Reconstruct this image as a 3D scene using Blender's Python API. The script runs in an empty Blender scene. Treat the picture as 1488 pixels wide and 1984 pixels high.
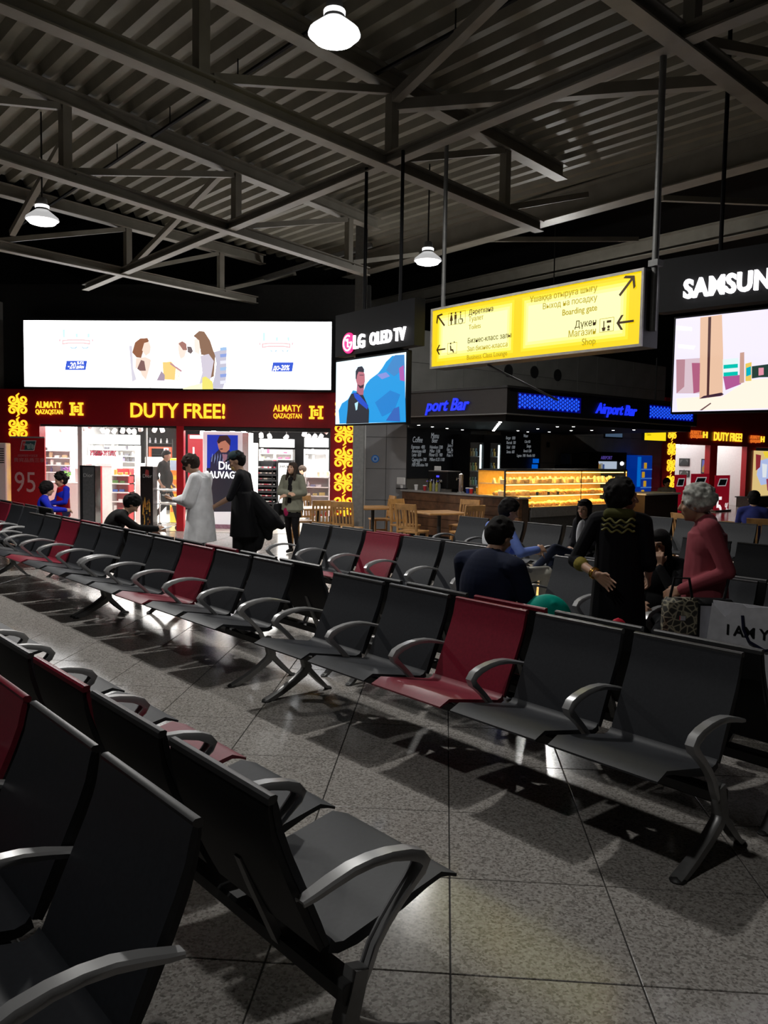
import bpy, bmesh, math, random
import numpy as np
from mathutils import Vector, Matrix
random.seed(7)
PI = math.pi
SC = bpy.context.scene
COL = SC.collection
# ------------------------------------------------------------------ camera
F_PX, PITCH, ROLL, YAW, EYE = 1599.0, .0707, .0169, -.0737, 1.787
TILE, TX, TY = .65, .9161 * .65, 7.2153 * .65
def view_axes():
    c, s = math.cos, math.sin
    U = Vector((c(YAW), -s(YAW), 0))
    V = Vector((-s(PITCH) * s(YAW), -s(PITCH) * c(YAW), -c(PITCH)))
    Fw = Vector((c(PITCH) * s(YAW), c(PITCH) * c(YAW), -s(PITCH)))
    return c(ROLL) * U - s(ROLL) * V, s(ROLL) * U + c(ROLL) * V, Fw
RIGHT, DOWN, FWD = view_axes()
cam = bpy.data.objects.new('camera', bpy.data.cameras.new('camera'))
COL.objects.link(cam)
m = Matrix((RIGHT, -DOWN, -FWD)).transposed().to_4x4()
m.translation = (0, 0, EYE)
cam.matrix_world = m
cam.data.sensor_fit = 'VERTICAL'; cam.data.sensor_height = 24; cam.data.lens = 24 * F_PX / 1984
cam.data.clip_start = .05; cam.data.clip_end = 200
SC.camera = cam
# ------------------------------------------------------------------ world, exposure, hall lamps
w = bpy.data.worlds.new('world'); SC.world = w; w.use_nodes = True
w.node_tree.nodes['Background'].inputs[0].default_value = (.6, .7, 1, 1)
w.node_tree.nodes['Background'].inputs[1].default_value = .016
SC.view_settings.view_transform = 'Standard'; SC.view_settings.look = 'None'
SC.view_settings.exposure = 0; SC.view_settings.gamma = 1; SC.view_settings.use_curve_mapping = False
LAMPS = [(-.96, 6.76, 5.08, 'hanging dome lamp nearest overhead between the roof trusses', 350),
         (-5.3, 10.6, 4.72, 'hanging dome lamp above the left end of the seat rows', 650),
         (-.34, 12.7, 4.68, 'hanging dome lamp near the upper end of the yellow sign', 400),
         (-1.5, 1.87, 5.0, 'hanging dome lamp straight above the foreground seats', 140),
         (2.0, 16.4, 4.7, 'added dome lamp over the bar, unseen behind the yellow sign, brightening the bar wall', 260)]  # last one is an added, unseen lamp to brighten the bar wall
POWER_SHOP, POWER_SHOP2 = 560, 55
# ------------------------------------------------------------------ where a thing seen along a line of sight stands
def ray(px, py):
    return FWD * F_PX + RIGHT * (px - 744) + DOWN * (py - 992)
def at(px, py, Y=None, Z=None):
    d = ray(px, py)
    t = Y / d.y if Y is not None else (Z - EYE) / d.z
    return Vector((0, 0, EYE)) + d * t
class Frame:
    """a vertical plane through o along r (x), z up; -y looks at the hall"""
    def __init__(s, ox, oy, rx, ry):
        k = math.hypot(rx, ry); s.o = Vector((ox, oy, 0)); s.r = Vector((rx / k, ry / k, 0)); s.rot = math.atan2(ry, rx)
    def lz(s, px, py, dy=0):
        d = ray(px, py); n = Vector((s.r.y, -s.r.x, 0)); o = s.o + n * dy
        t = o.dot(n) / d.dot(n); P = Vector((0, 0, EYE)) + d * t
        return (P - s.o).dot(s.r), P.z
def sn(s, n, z=0):  # seat-row coordinates -> world
    return Vector(((-s - n) / 2 ** .5, (s - n) / 2 ** .5, z))
# ------------------------------------------------------------------ materials
def mat(name, col, rough=.5, metal=0, emit=None, es=0, var=.12, scale=18, spec=.5, coat=0, alpha=None, trans=0):
    m = bpy.data.materials.new(name); m.use_nodes = True
    nt = m.node_tree; b = nt.nodes['Principled BSDF']
    b.inputs['Base Color'].default_value = (*col, 1)
    b.inputs['Roughness'].default_value = rough; b.inputs['Metallic'].default_value = metal
    b.inputs['Specular IOR Level'].default_value = spec
    if coat: b.inputs['Coat Weight'].default_value = coat
    if trans: b.inputs['Transmission Weight'].default_value = trans; b.inputs['IOR'].default_value = 1.02
    if alpha is not None: b.inputs['Alpha'].default_value = alpha
    if emit:
        b.inputs['Emission Color'].default_value = (*emit, 1); b.inputs['Emission Strength'].default_value = es
    if var:
        n = nt.nodes.new('ShaderNodeTexNoise'); n.inputs['Scale'].default_value = scale; n.inputs['Detail'].default_value = 3
        tc = nt.nodes.new('ShaderNodeTexCoord'); nt.links.new(tc.outputs['Object'], n.inputs['Vector'])
        r = nt.nodes.new('ShaderNodeValToRGB')
        r.color_ramp.elements[0].position = .3; r.color_ramp.elements[1].position = .7
        r.color_ramp.elements[0].color = (*[c * (1 - var) for c in col], 1)
        r.color_ramp.elements[1].color = (*[min(1, c * (1 + var)) for c in col], 1)
        nt.links.new(n.outputs['Fac'], r.inputs[0]); nt.links.new(r.outputs[0], b.inputs['Base Color'])
    return m
def lit(name, col, s):
    return mat(name, (.02, .02, .02), .6, emit=col, es=s, var=0)
def granite():
    m = bpy.data.materials.new('polished_granite'); m.use_nodes = True
    nt = m.node_tree; b = nt.nodes['Principled BSDF']; L = nt.links.new
    g = nt.nodes.new('ShaderNodeNewGeometry')
    v = nt.nodes.new('ShaderNodeTexVoronoi'); v.inputs['Scale'].default_value = 105
    n = nt.nodes.new('ShaderNodeTexNoise'); n.inputs['Scale'].default_value = 75; n.inputs['Detail'].default_value = 4
    n2 = nt.nodes.new('ShaderNodeTexNoise'); n2.inputs['Scale'].default_value = .9; n2.inputs['Detail'].default_value = 2
    for t in (v, n, n2): L(g.outputs['Position'], t.inputs['Vector'])
    r = nt.nodes.new('ShaderNodeValToRGB'); e = r.color_ramp.elements
    e[0].position = .1; e[0].color = (.10, .092, .085, 1); e[1].position = .95; e[1].color = (.60, .57, .53, 1)
    for p, c in ((.32, (.21, .195, .18)), (.5, (.36, .335, .31)), (.7, (.43, .41, .385))):
        k = e.new(p); k.color = (*c, 1)
    x = nt.nodes.new('ShaderNodeMix'); x.data_type = 'FLOAT'; x.inputs[0].default_value = .55
    s = nt.nodes.new('ShaderNodeSeparateColor'); L(v.outputs['Color'], s.inputs[0])
    L(s.outputs[0], x.inputs[2]); L(n.outputs['Fac'], x.inputs[3]); L(x.outputs[0], r.inputs[0])
    L(r.outputs[0], b.inputs['Base Color'])
    mr = nt.nodes.new('ShaderNodeMapRange'); mr.inputs['To Min'].default_value = .13; mr.inputs['To Max'].default_value = .2
    L(n2.outputs['Fac'], mr.inputs[0]); L(mr.outputs[0], b.inputs['Roughness'])
    b.inputs['Specular IOR Level'].default_value = .45
    return m
M = {}
M['granite'] = granite()
M['joint'] = mat('tile_joint', (.03, .028, .026), .9)
M['deck'] = mat('roof_sheet', (.21, .195, .15), .6, scale=3)
M['steel'] = mat('painted_steel', (.25, .23, .19), .55, scale=4)
M['steel_grey'] = mat('grey_steel', (.17, .17, .165), .5, .3)
M['darkmetal'] = mat('dark_metal', (.03, .03, .03), .5, .3)
M['black'] = mat('black_paint', (.006, .006, .007), .6, spec=.2)
M['hallblack'] = mat('unlit_cladding', (.02, .02, .02), .9)
M['tilewall'] = mat('grey_wall_panel', (.25, .25, .26), .45, scale=2)
M['tilewall2'] = mat('dim_wall_panel', (.22, .215, .2), .6, scale=2)
M['seat'] = mat('charcoal_vinyl', (.023, .025, .030), .52, scale=60, spec=.3)
M['seatred'] = mat('crimson_vinyl', (.2, .009, .026), .42, scale=60)
M['back_shell'] = mat('black_shell', (.009, .009, .01), .5, spec=.35)
M['edge'] = mat('charcoal_edge', (.05, .05, .052), .4)
M['edgered'] = mat('crimson_edge', (.2, .01, .025), .4)
M['alu'] = mat('cast_aluminium', (.36, .36, .365), .3, .35, scale=8, var=.06)
M['alu_d'] = mat('dull_cast_metal', (.2, .2, .2), .36, .4)
M['white'] = mat('white_laminate', (.8, .8, .8), .4, var=.03)
M['red'] = mat('shop_red', (.33, .006, .014), .35, var=.05)
M['redlit'] = mat('lit_bright_red', (.6, .01, .02), .35, var=.05)  # brighter shop red: store light painted into posts; also bright red fittings
M['wood'] = mat('brown_wood', (.12, .055, .026), .5, scale=9, var=.35)
M['honey'] = mat('honey_wood', (.42, .22, .075), .45, scale=9, var=.25)
M['darkwood'] = mat('dark_wood', (.05, .03, .02), .5, var=.3)
M['skin'] = mat('skin', (.45, .26, .17), .55, var=.06)
M['skin_d'] = mat('skin_shade', (.33, .18, .11), .55, var=.06)
M['hair'] = mat('black_hair', (.007, .006, .006), .75, scale=90, var=.5, spec=.15)
M['hairbrown'] = mat('brown_hair', (.025, .015, .01), .7, scale=90, var=.5, spec=.2)
M['hairgrey'] = mat('grey_hair', (.42, .42, .38), .8, scale=50, var=.35)
M['eye'] = mat('eye_dark', (.01, .01, .01), .3, var=0)
M['lips'] = mat('lips', (.4, .08, .07), .5, var=0)
M['glass'] = mat('clear_glass', (1, 1, 1), .02, var=0, alpha=.08)
M['chrome'] = mat('chrome', (.7, .7, .7), .12, .95, var=0)
M['gold'] = lit('gold_light', (1, .55, .02), 1.5)
M['goldtext'] = lit('gold_lettering', (1, .62, .03), 1.35)
M['panel'] = lit('billboard_light', (1, 1, 1), 4)
M['yellow'] = lit('sign_yellow', (1, .68, .0), 1.05)
M['yellow_hot'] = lit('sign_pale_yellow', (1, .95, .35), 1.25)
M['blue'] = lit('blue_light', (.01, .03, 1), 1.2)
M['bluedot'] = lit('blue_lattice_light', (.015, .10, 1), 1.1)
M['lens'] = lit('lamp_lens', (1, 1, .97), 9)
M['whitelit'] = lit('white_letters', (1, .97, 1), 3)
M['magenta'] = lit('magenta_emblem', (.9, .02, .2), 1.6)
M['signtext'] = mat('sign_print', (.09, .04, .0), .6, var=0)
M['signpale'] = lit('sign_olive_print', (.5, .36, .0), .9)
M['chalk'] = lit('chalk', (.6, .65, .7), .3)
M['board'] = mat('chalkboard', (.012, .017, .025), .6)
_c = {}
def colr(c, rough=.5, es=0):
    k = (tuple(round(x, 3) for x in c), rough, es)
    if k not in _c:
        _c[k] = lit('print_%d' % len(_c), c, es) if es else mat('paint_%d' % len(_c), c, rough, var=.05)
    return _c[k]
# ------------------------------------------------------------------ mesh building
class MB:
    def __init__(s): s.v = []; s.f = []
    def add(s, vs, fs):
        k = len(s.v); s.v += [tuple(v) for v in vs]; s.f += [tuple(i + k for i in f) for f in fs]; return s
    def box(s, x0, x1, y0, y1, z0, z1, mtx=None):
        vs = [Vector((x, y, z)) for z in (z0, z1) for y in (y0, y1) for x in (x0, x1)]
        if mtx: vs = [mtx @ v for v in vs]
        return s.add(vs, [(0, 2, 3, 1), (4, 5, 7, 6), (0, 1, 5, 4), (2, 6, 7, 3), (0, 4, 6, 2), (1, 3, 7, 5)])
    def rbox(s, x0, x1, y0, y1, z0, z1, b):
        """box with its edges cut back by b"""
        vs = []; X = (x0, x1); Y = (y0, y1); Z = (z0, z1)
        idx = {}
        for i in (0, 1):
            for j in (0, 1):
                for k in (0, 1):
                    sx, sy, sz = 1 - 2 * i, 1 - 2 * j, 1 - 2 * k
                    for a in range(3):
                        p = [X[i] + sx * b, Y[j] + sy * b, Z[k] + sz * b]; p[a] = (X[i], Y[j], Z[k])[a]
                        idx[i, j, k, a] = len(vs); vs.append(Vector(p))
        fs = []
        g = lambda i, j, k, a: idx[i, j, k, a]
        for i in (0, 1):
            fs.append([g(i, 0, 0, 0), g(i, 1, 0, 0), g(i, 1, 1, 0), g(i, 0, 1, 0)])
            fs.append([g(0, i, 0, 1), g(1, i, 0, 1), g(1, i, 1, 1), g(0, i, 1, 1)])
            fs.append([g(0, 0, i, 2), g(1, 0, i, 2), g(1, 1, i, 2), g(0, 1, i, 2)])
            for j in (0, 1):
                fs.append([g(i, j, 0, 0), g(i, j, 1, 0), g(i, j, 1, 1), g(i, j, 0, 1)])
                fs.append([g(i, 0, j, 0), g(i, 1, j, 0), g(i, 1, j, 2), g(i, 0, j, 2)])
                fs.append([g(0, i, j, 1), g(1, i, j, 1), g(1, i, j, 2), g(0, i, j, 2)])
                for k in (0, 1): fs.append([g(i, j, k, 0), g(i, j, k, 1), g(i, j, k, 2)])
        return s.add(vs, fs)
    def tube(s, pts, r, n=8, r2=None, cap=True):
        pts = [Vector(p) for p in pts]; k = len(pts); rings = []
        up = None
        for i, p in enumerate(pts):
            d = (pts[min(i + 1, k - 1)] - pts[max(i - 1, 0)]).normalized()
            if up is None: up = d.orthogonal().normalized()
            up = (up - d * up.dot(d)).normalized(); w_ = d.cross(up)
            rr = r if r2 is None else r + (r2 - r) * i / (k - 1)
            rings.append([p + (up * math.cos(2 * PI * j / n) + w_ * math.sin(2 * PI * j / n)) * rr for j in range(n)])
        vs = [v for R_ in rings for v in R_]
        fs = [(i * n + j, i * n + (j + 1) % n, (i + 1) * n + (j + 1) % n, (i + 1) * n + j) for i in range(k - 1) for j in range(n)]
        if cap: fs += [tuple(range(n))[::-1], tuple((k - 1) * n + j for j in range(n))]
        return s.add(vs, fs)
    def prism(s, prof, a0, a1, ax=1):
        """closed profile swept along an axis; ax=1: profile (x,z) along y; ax=0: (y,z) along x; ax=2: (x,y) along z"""
        n = len(prof)
        def P(u, v, a): return {1: (u, a, v), 0: (a, u, v), 2: (u, v, a)}[ax]
        vs = [P(u, v, a) for a in (a0, a1) for u, v in prof]
        return s.add(vs, [(i, (i + 1) % n, n + (i + 1) % n, n + i) for i in range(n)] + [tuple(range(n))[::-1], tuple(range(n, 2 * n))])
    def sweep(s, path, sect, y0=0):
        """path of (x,z,width scale); section points (y, h) with h along the path's normal"""
        k = len(path); n = len(sect); vs = []
        for i, p in enumerate(path):
            a = path[max(i - 1, 0)]; b = path[min(i + 1, k - 1)]
            dx, dz = b[0] - a[0], b[1] - a[1]; q = math.hypot(dx, dz); nx, nz = -dz / q, dx / q
            ws = p[2] if len(p) > 2 else 1; hs = p[3] if len(p) > 3 else 1
            for (y, h) in sect: vs.append((p[0] + nx * h * hs, y0 + y * ws, p[1] + nz * h * hs))
        fs = [(i * n + j, i * n + (j + 1) % n, (i + 1) * n + (j + 1) % n, (i + 1) * n + j) for i in range(k - 1) for j in range(n)]
        fs += [tuple(range(n))[::-1], tuple((k - 1) * n + j for j in range(n))]
        return s.add(vs, fs)
    def lathe(s, prof, n=16, c=(0, 0, 0), axis='z'):
        vs = []
        for r, z in prof:
            for j in range(n):
                a = 2 * PI * j / n
                x, y, zz = r * math.cos(a), r * math.sin(a), z
                if axis == 'y': x, y, zz = x, z, y
                vs.append((c[0] + x, c[1] + y, c[2] + zz))
        k = len(prof)
        fs = [(i * n + j, i * n + (j + 1) % n, (i + 1) * n + (j + 1) % n, (i + 1) * n + j) for i in range(k - 1) for j in range(n)]
        fs += [tuple(range(n))[::-1], tuple((k - 1) * n + j for j in range(n))]
        return s.add(vs, fs)
    def ell(s, c, r, mtx=None, nu=14, nv=9):
        vs = []; fs = []
        for i in range(nv + 1):
            th = PI * i / nv
            for j in range(nu):
                a = 2 * PI * j / nu
                v = Vector((r[0] * math.sin(th) * math.cos(a), r[1] * math.sin(th) * math.sin(a), r[2] * math.cos(th)))
                if mtx: v = mtx @ v
                vs.append(v + Vector(c))
        for i in range(nv):
            for j in range(nu): fs.append((i * nu + j, (i + 1) * nu + j, (i + 1) * nu + (j + 1) % nu, i * nu + (j + 1) % nu))
        return s.add(vs, fs)
    def caps(s, a, b, ra, rb, n=12):
        a = Vector(a); b = Vector(b); d = b - a
        if d.length < 1e-5: return s.ell(a, (ra,) * 3)
        q = d.to_track_quat('Z', 'Y').to_matrix(); vs = []; m_ = 5
        rings = [(-math.cos(PI / 2 * i / m_) * ra, math.sin(PI / 2 * i / m_) * ra) for i in range(m_ + 1)]
        rings += [(d.length + math.sin(PI / 2 * i / m_) * rb, math.cos(PI / 2 * i / m_) * rb) for i in range(m_ + 1)]
        for z, r in rings:
            for j in range(n): vs.append(a + q @ Vector((max(r, 1e-4) * math.cos(2 * PI * j / n), max(r, 1e-4) * math.sin(2 * PI * j / n), z)))
        k = len(rings)
        return s.add(vs, [(i * n + j, i * n + (j + 1) % n, (i + 1) * n + (j + 1) % n, (i + 1) * n + j) for i in range(k - 1) for j in range(n)])
    def poly(s, pts, y0, y1):
        """flat outline (x,z) given thickness in y"""
        return s.prism(pts, y0, y1, 1)
    def mesh(s, name, material=None, smooth=False):
        me = bpy.data.meshes.new(name); me.from_pydata(s.v, [], s.f)
        bm = bmesh.new(); bm.from_mesh(me)
        bmesh.ops.recalc_face_normals(bm, faces=bm.faces); bm.to_mesh(me); bm.free()
        if material: me.materials.append(material)
        if smooth:
            me.polygons.foreach_set('use_smooth', [True] * len(me.polygons))
            me.set_sharp_from_angle(angle=math.radians(40))
        return me
    def build(s, name, material, parent=None, smooth=False, world=False):
        if world and parent is not None:
            inv = parent.matrix_basis.inverted(); s.v = [tuple(inv @ Vector(v)) for v in s.v]
        return link(name, s.mesh(name, material, smooth), parent)
def link(name, me, parent=None, loc=None, kind=None):
    o = bpy.data.objects.new(name, me); COL.objects.link(o)
    if parent is not None: o.parent = parent
    if loc is not None: o.location = loc
    if kind: o['kind'] = kind
    return o
def tag(o, label, cat, group=None, kind=None):
    o['label'] = label; o['category'] = cat
    if group: o['group'] = group
    if kind: o['kind'] = kind
    return o
def thing(name, label, cat, loc=(0, 0, 0), rotz=0, group=None, kind=None):
    o = bpy.data.objects.new(name, None); COL.objects.link(o)
    o.matrix_basis = Matrix.Translation(loc) @ Matrix.Rotation(rotz, 4, 'Z')
    return tag(o, label, cat, group, kind)
def struct(o, label=None):
    o['kind'] = 'structure'
    if label: o['label'] = label
    return o
def dup(root, loc, rotz=0, label=None):
    r = root.copy(); COL.objects.link(r); r.matrix_basis = Matrix.Translation(loc) @ Matrix.Rotation(rotz, 4, 'Z')
    if label: r['label'] = label
    for ch in list(root.children):
        c = ch.copy(); COL.objects.link(c); c.parent = r
        for g in list(ch.children):
            d = g.copy(); COL.objects.link(d); d.parent = c
    return r
def lettering(parent, txt, size, x, y, z, material, align='LEFT', bold=0, ext=.004, sx=1, shear=0, mirror=False, name='lettering', space=1):
    cu = bpy.data.curves.new('t', 'FONT'); cu.body = txt; cu.size = size; cu.align_x = align; cu.offset = bold
    cu.extrude = ext; cu.shear = shear; cu.resolution_u = 3; cu.space_character = space
    o = bpy.data.objects.new('t', cu); COL.objects.link(o)
    me = bpy.data.meshes.new_from_object(o.evaluated_get(bpy.context.evaluated_depsgraph_get()))
    bpy.data.objects.remove(o); bpy.data.curves.remove(cu)
    T = Matrix.Translation((x, y, z)) @ Matrix.Rotation(PI / 2, 4, 'X') @ Matrix.Diagonal((-sx if mirror else sx, 1, 1, 1))
    me.transform(T)
    me.materials.clear(); me.materials.append(material)
    return link(name, me, parent)
def area(name, loc, sx, sy, power, col=(1, 1, 1), rot=(0, 0, 0)):
    l = bpy.data.lights.new(name, 'AREA'); l.shape = 'RECTANGLE'; l.size = sx; l.size_y = sy; l.energy = power; l.color = col
    o = bpy.data.objects.new(name, l); COL.objects.link(o); o.location = loc; o.rotation_euler = rot
    return o
def pbox(mb, x0, y0, x1, y1, Y, d):
    a = at(x0, y1, Y=Y); b = at(x1, y0, Y=Y)
    return mb.box(a.x, b.x, Y, Y + d, a.z, b.z)
# ================================================================== THE SETTING
fl = link('floor', MB().box(-14, 18, -2.5, 39, -.2, -.006).mesh('floor', M['joint'])); struct(fl)
tile = MB().add([(.003, .003, -.02), (.647, .003, -.02), (.647, .647, -.02), (.003, .647, -.02),
                 (.003, .003, -.002), (.647, .003, -.002), (.647, .647, -.002), (.003, .647, -.002),
                 (.005, .005, 0), (.645, .005, 0), (.645, .645, 0), (.005, .645, 0)],
                [(0, 1, 5, 4), (1, 2, 6, 5), (2, 3, 7, 6), (3, 0, 4, 7), (4, 5, 9, 8), (5, 6, 10, 9), (6, 7, 11, 10), (7, 4, 8, 11), (8, 9, 10, 11)]).mesh('stone_tile', M['granite'])
near = []; rest = MB()
for i in range(-22, 28):
    for j in range(-10, 60):
        x, y = i * TILE - TX, -j * TILE + TY
        y = (j + .2153 + 0) * TILE - 0  # joints every tile, offset as measured
        if y < -2.4 or x < -13.9 or x > 17.3 or y > 38.3: continue
        c = Vector((x + .32, y + .32, -EYE)); zc = c.dot(FWD)
        vis = False
        if zc > .3:
            u, v = 744 + F_PX * c.dot(RIGHT) / zc, 992 + F_PX * c.dot(DOWN) / zc
            vis = -150 < u < 1640 and v < 2300
        if vis: near.append((c.length, x, y))
        else: rest.add([(x + .004, y + .004, 0), (x + .646, y + .004, 0), (x + .646, y + .646, 0), (x + .004, y + .646, 0)], [(0, 1, 2, 3)])
near.sort()
for _, x, y in near[:290]: link('stone_tile', tile, fl, (x, y, 0))
for _, x, y in near[290:]: rest.add([(x + .004, y + .004, 0), (x + .646, y + .004, 0), (x + .646, y + .646, 0), (x + .004, y + .646, 0)], [(0, 1, 2, 3)])
link('outer_tiles', rest.mesh('outer_tiles', M['granite']), fl, kind='stuff')
# roof sheet, ribs run across the hall
dk = MB(); c = 1.0; A = Vector((1, -1, 0)) / 2 ** .5; B = Vector((1, 1, 0)) / 2 ** .5
prof = []
while c < 11.9:
    prof += [(c, 6.1), (c + .10, 6.1), (c + .15, 6.2), (c + .25, 6.2)]; c += .3
rows = []
for cc, z in prof:
    k = cc * 2 ** .5                        # X+Y = k on this rib
    # left end on the roof edge above the far truss, right end far to the side
    Yl = (k + 16.05) / 1.663; Xl = k - Yl
    Pl = Vector((Xl, Yl, z)); Pr = Vector((11, k - 11, z)); rows.append((Pl, Pr))
vs = [p for r_ in rows for p in r_]
dk.add(vs, [(2 * i, 2 * i + 1, 2 * i + 3, 2 * i + 2) for i in range(len(rows) - 1)])
ce = link('ceiling', dk.mesh('ceiling', M['deck'])); struct(ce)
link('upper_roof', MB().box(-15, 19, -3, 40, 8.2, 8.4).mesh('upper_roof', M['hallblack']), ce)
for nm, b in (('wall_left', (-15, -14, -3, 40, 0, 8.2)), ('wall_right', (18, 19, -3, 40, 0, 8.2)), ('wall_far', (-15, 19, 39, 40, 0, 8.2)), ('wall_rear', (-15, 19, -3.5, -2.6, 0, 8.2))):
    struct(link(nm, MB().box(*b).mesh(nm, M['hallblack'])))
# ================================================================== ROOF STEELWORK
def beam(mb, a, b, w_, h_, flange=True):
    """I-section from a to b"""
    a = Vector(a); b = Vector(b); d = (b - a).normalized(); s_ = d.cross(Vector((0, 0, 1)))
    s_ = s_.normalized() if s_.length > .05 else Vector((1, 0, 0)); u = s_.cross(d).normalized()
    t = .018
    if flange: secs = [(-w_ / 2, w_ / 2, h_ / 2 - t, h_ / 2), (-w_ / 2, w_ / 2, -h_ / 2, -h_ / 2 + t), (-t / 2, t / 2, -h_ / 2 + t, h_ / 2 - t)]
    else: secs = [(-w_ / 2, w_ / 2, -h_ / 2, h_ / 2)]
    for x0, x1, z0, z1 in secs:
        vs = [p + s_ * x + u * z for p in (a, b) for x, z in ((x0, z0), (x1, z0), (x1, z1), (x0, z1))]
        mb.add(vs, [(0, 1, 5, 4), (1, 2, 6, 5), (2, 3, 7, 6), (3, 0, 4, 7), (3, 2, 1, 0), (4, 5, 6, 7)])
    return mb
def truss(label, b0, b1, nodes, zb=5.05, zt=5.95, ext0=0, ext1=0):
    """b0,b1: ends of the bottom chord (x,y); nodes: distances of the uprights from b0"""
    t = thing('roof_truss', label, 'truss', (b0[0], b0[1], zb), math.atan2(b1[1] - b0[1], b1[0] - b0[0]), 'roof trusses')
    L = math.hypot(b1[0] - b0[0], b1[1] - b0[1])
    beam(MB(), (0, 0, 0), (L, 0, 0), .15, .15).build('bottom_chord', M['steel'], t)
    beam(MB(), (-ext0, 0, zt - zb), (L + ext1, 0, zt - zb), .18, .2).build('top_chord', M['steel'], t)
    for i, d in enumerate(nodes):
        beam(MB(), (d, 0, .07), (d, 0, zt - zb - .1), .12, .10, False).build('upright', M['steel'], t)
        if i: beam(MB(), (nodes[i - 1] + .12, 0, .08), (d - .08, 0, zt - zb - .12), .08, .08, False).build('diagonal', M['steel'], t)
    beam(MB(), (nodes[-1] + .1, 0, .08), (nodes[-1] + (nodes[-1] - nodes[-2]) - .05, 0, zt - zb - .12), .08, .08, False).build('diagonal', M['steel'], t)
    return t
truss('far roof truss of painted steel, running out above the long white billboard', (-9.15, 10.4), (-4.18, 17.9), [.6, 3.2, 5.76, 8.0], ext1=.2)
truss('middle roof truss of painted steel ending at the slim grey column', (-7.1, 5.7), (-1.5, 15.1), [1.9, 4.83, 7.67, 10.4], ext0=1, ext1=.3)
truss('nearest full roof truss, its square end sticking out past the girder', (-5.34, 3.3), (1.26, 12.17), [2.4, 5.18, 7.79, 10.13], ext0=2, ext1=.6)
truss('truss crossing the upper corner of the roof above the large screen', (-1.4, 3.3), (5.4, 10.9), [2.0, 4.9, 7.8, 9.9], ext1=1)
def bar(name, label, cat, a, b, w_, h_, m_, flange=True, group=None):
    a = Vector(a); b = Vector(b); d = b - a
    o = beam(MB(), (0, 0, 0), tuple(d), w_, h_, flange).build(name, M[m_]); o.location = a
    return tag(o, label, cat, group)
bar('tie_beam', 'long pale tie beam crossing under the trusses, carrying the yellow sign poles', 'beam', (-7.41, 16.6, 5.06), (3.6, 4.85, 5.06), .14, .12, 'steel')
bar('roof_girder', 'deep roof girder at the dark edge of the ribbed roof', 'beam', (-2.3, 18.7, 5.9), (7.2, 8.1, 5.9), .3, .42, 'steel')
bar('roof_girder', 'dim lower girder crossing the black void behind the yellow sign', 'beam', (-3.0, 25.5, 6.1), (8.6, 12.6, 6.1), .28, .34, 'steel')
bar('cross_brace', 'slanting roof brace between the two girders over the sign', 'beam', (.5, 15.6, 5.75), (3.6, 16.6, 6.0), .08, .08, 'steel', False)
bar('cross_brace', 'slanting roof brace high over the right end of the yellow sign', 'beam', (3.2, 13.2, 5.75), (5.8, 14.4, 6.0), .08, .08, 'steel', False)
bar('cross_brace', 'long brace fanning out from the nearest truss towards the right wall', 'beam', (-.7, 9.6, 5.7), (3.6, 9.1, 5.75), .12, .12, 'steel', False)
bar('cross_brace', 'pale brace rising steeply from the nearest truss to the top of the roof', 'beam', (-.65, 9.5, 5.75), (1.1, 6.6, 6.0), .1, .1, 'steel', False)
bar('cross_brace', 'dark brace between the two middle trusses over the billboard', 'beam', (-5.97, 15.2, 5.1), (-3.4, 12.5, 6.0), .09, .09, 'steel', False)
bar('cross_brace', 'brace dropping from the middle truss towards the far lamp', 'beam', (-7.0, 13.0, 5.2), (-5.4, 11.4, 6.0), .09, .09, 'steel', False)
bar('wall_beam', 'pale beam running low along the dark wall behind the far truss', 'beam', (-5.2, 18.6, 5.35), (-1.6, 17.0, 6.0), .09, .09, 'steel_grey', False)
bar('steel_column', 'slim grey steel column rising behind the television to the middle truss', 'column', (-1.62, 15.3, 0), (-1.62, 15.3, 5.9), .2, .2, 'steel_grey')
for lb, a, b in (('thin dark conduit along the roof above the far left lamp', (-8.3, 15.4, 5.88), (-1.2, 8.05, 5.88)), ('thin dark conduit along the roof beside the nearest lamp', (-.9, 9.3, 5.9), (4.5, 3.7, 5.9))):
    o = thing('conduit', lb, 'cable', a); d = Vector(b) - Vector(a)
    MB().tube([(0, 0, 0), tuple(d)], .025, 6).build('pipe', M['black'], o)
    for k in range(1, 6): MB().tube([tuple(d * k / 6), tuple(d * k / 6 + Vector((0, 0, .22)))], .008, 5).build('hanger', M['black'], o)
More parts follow.
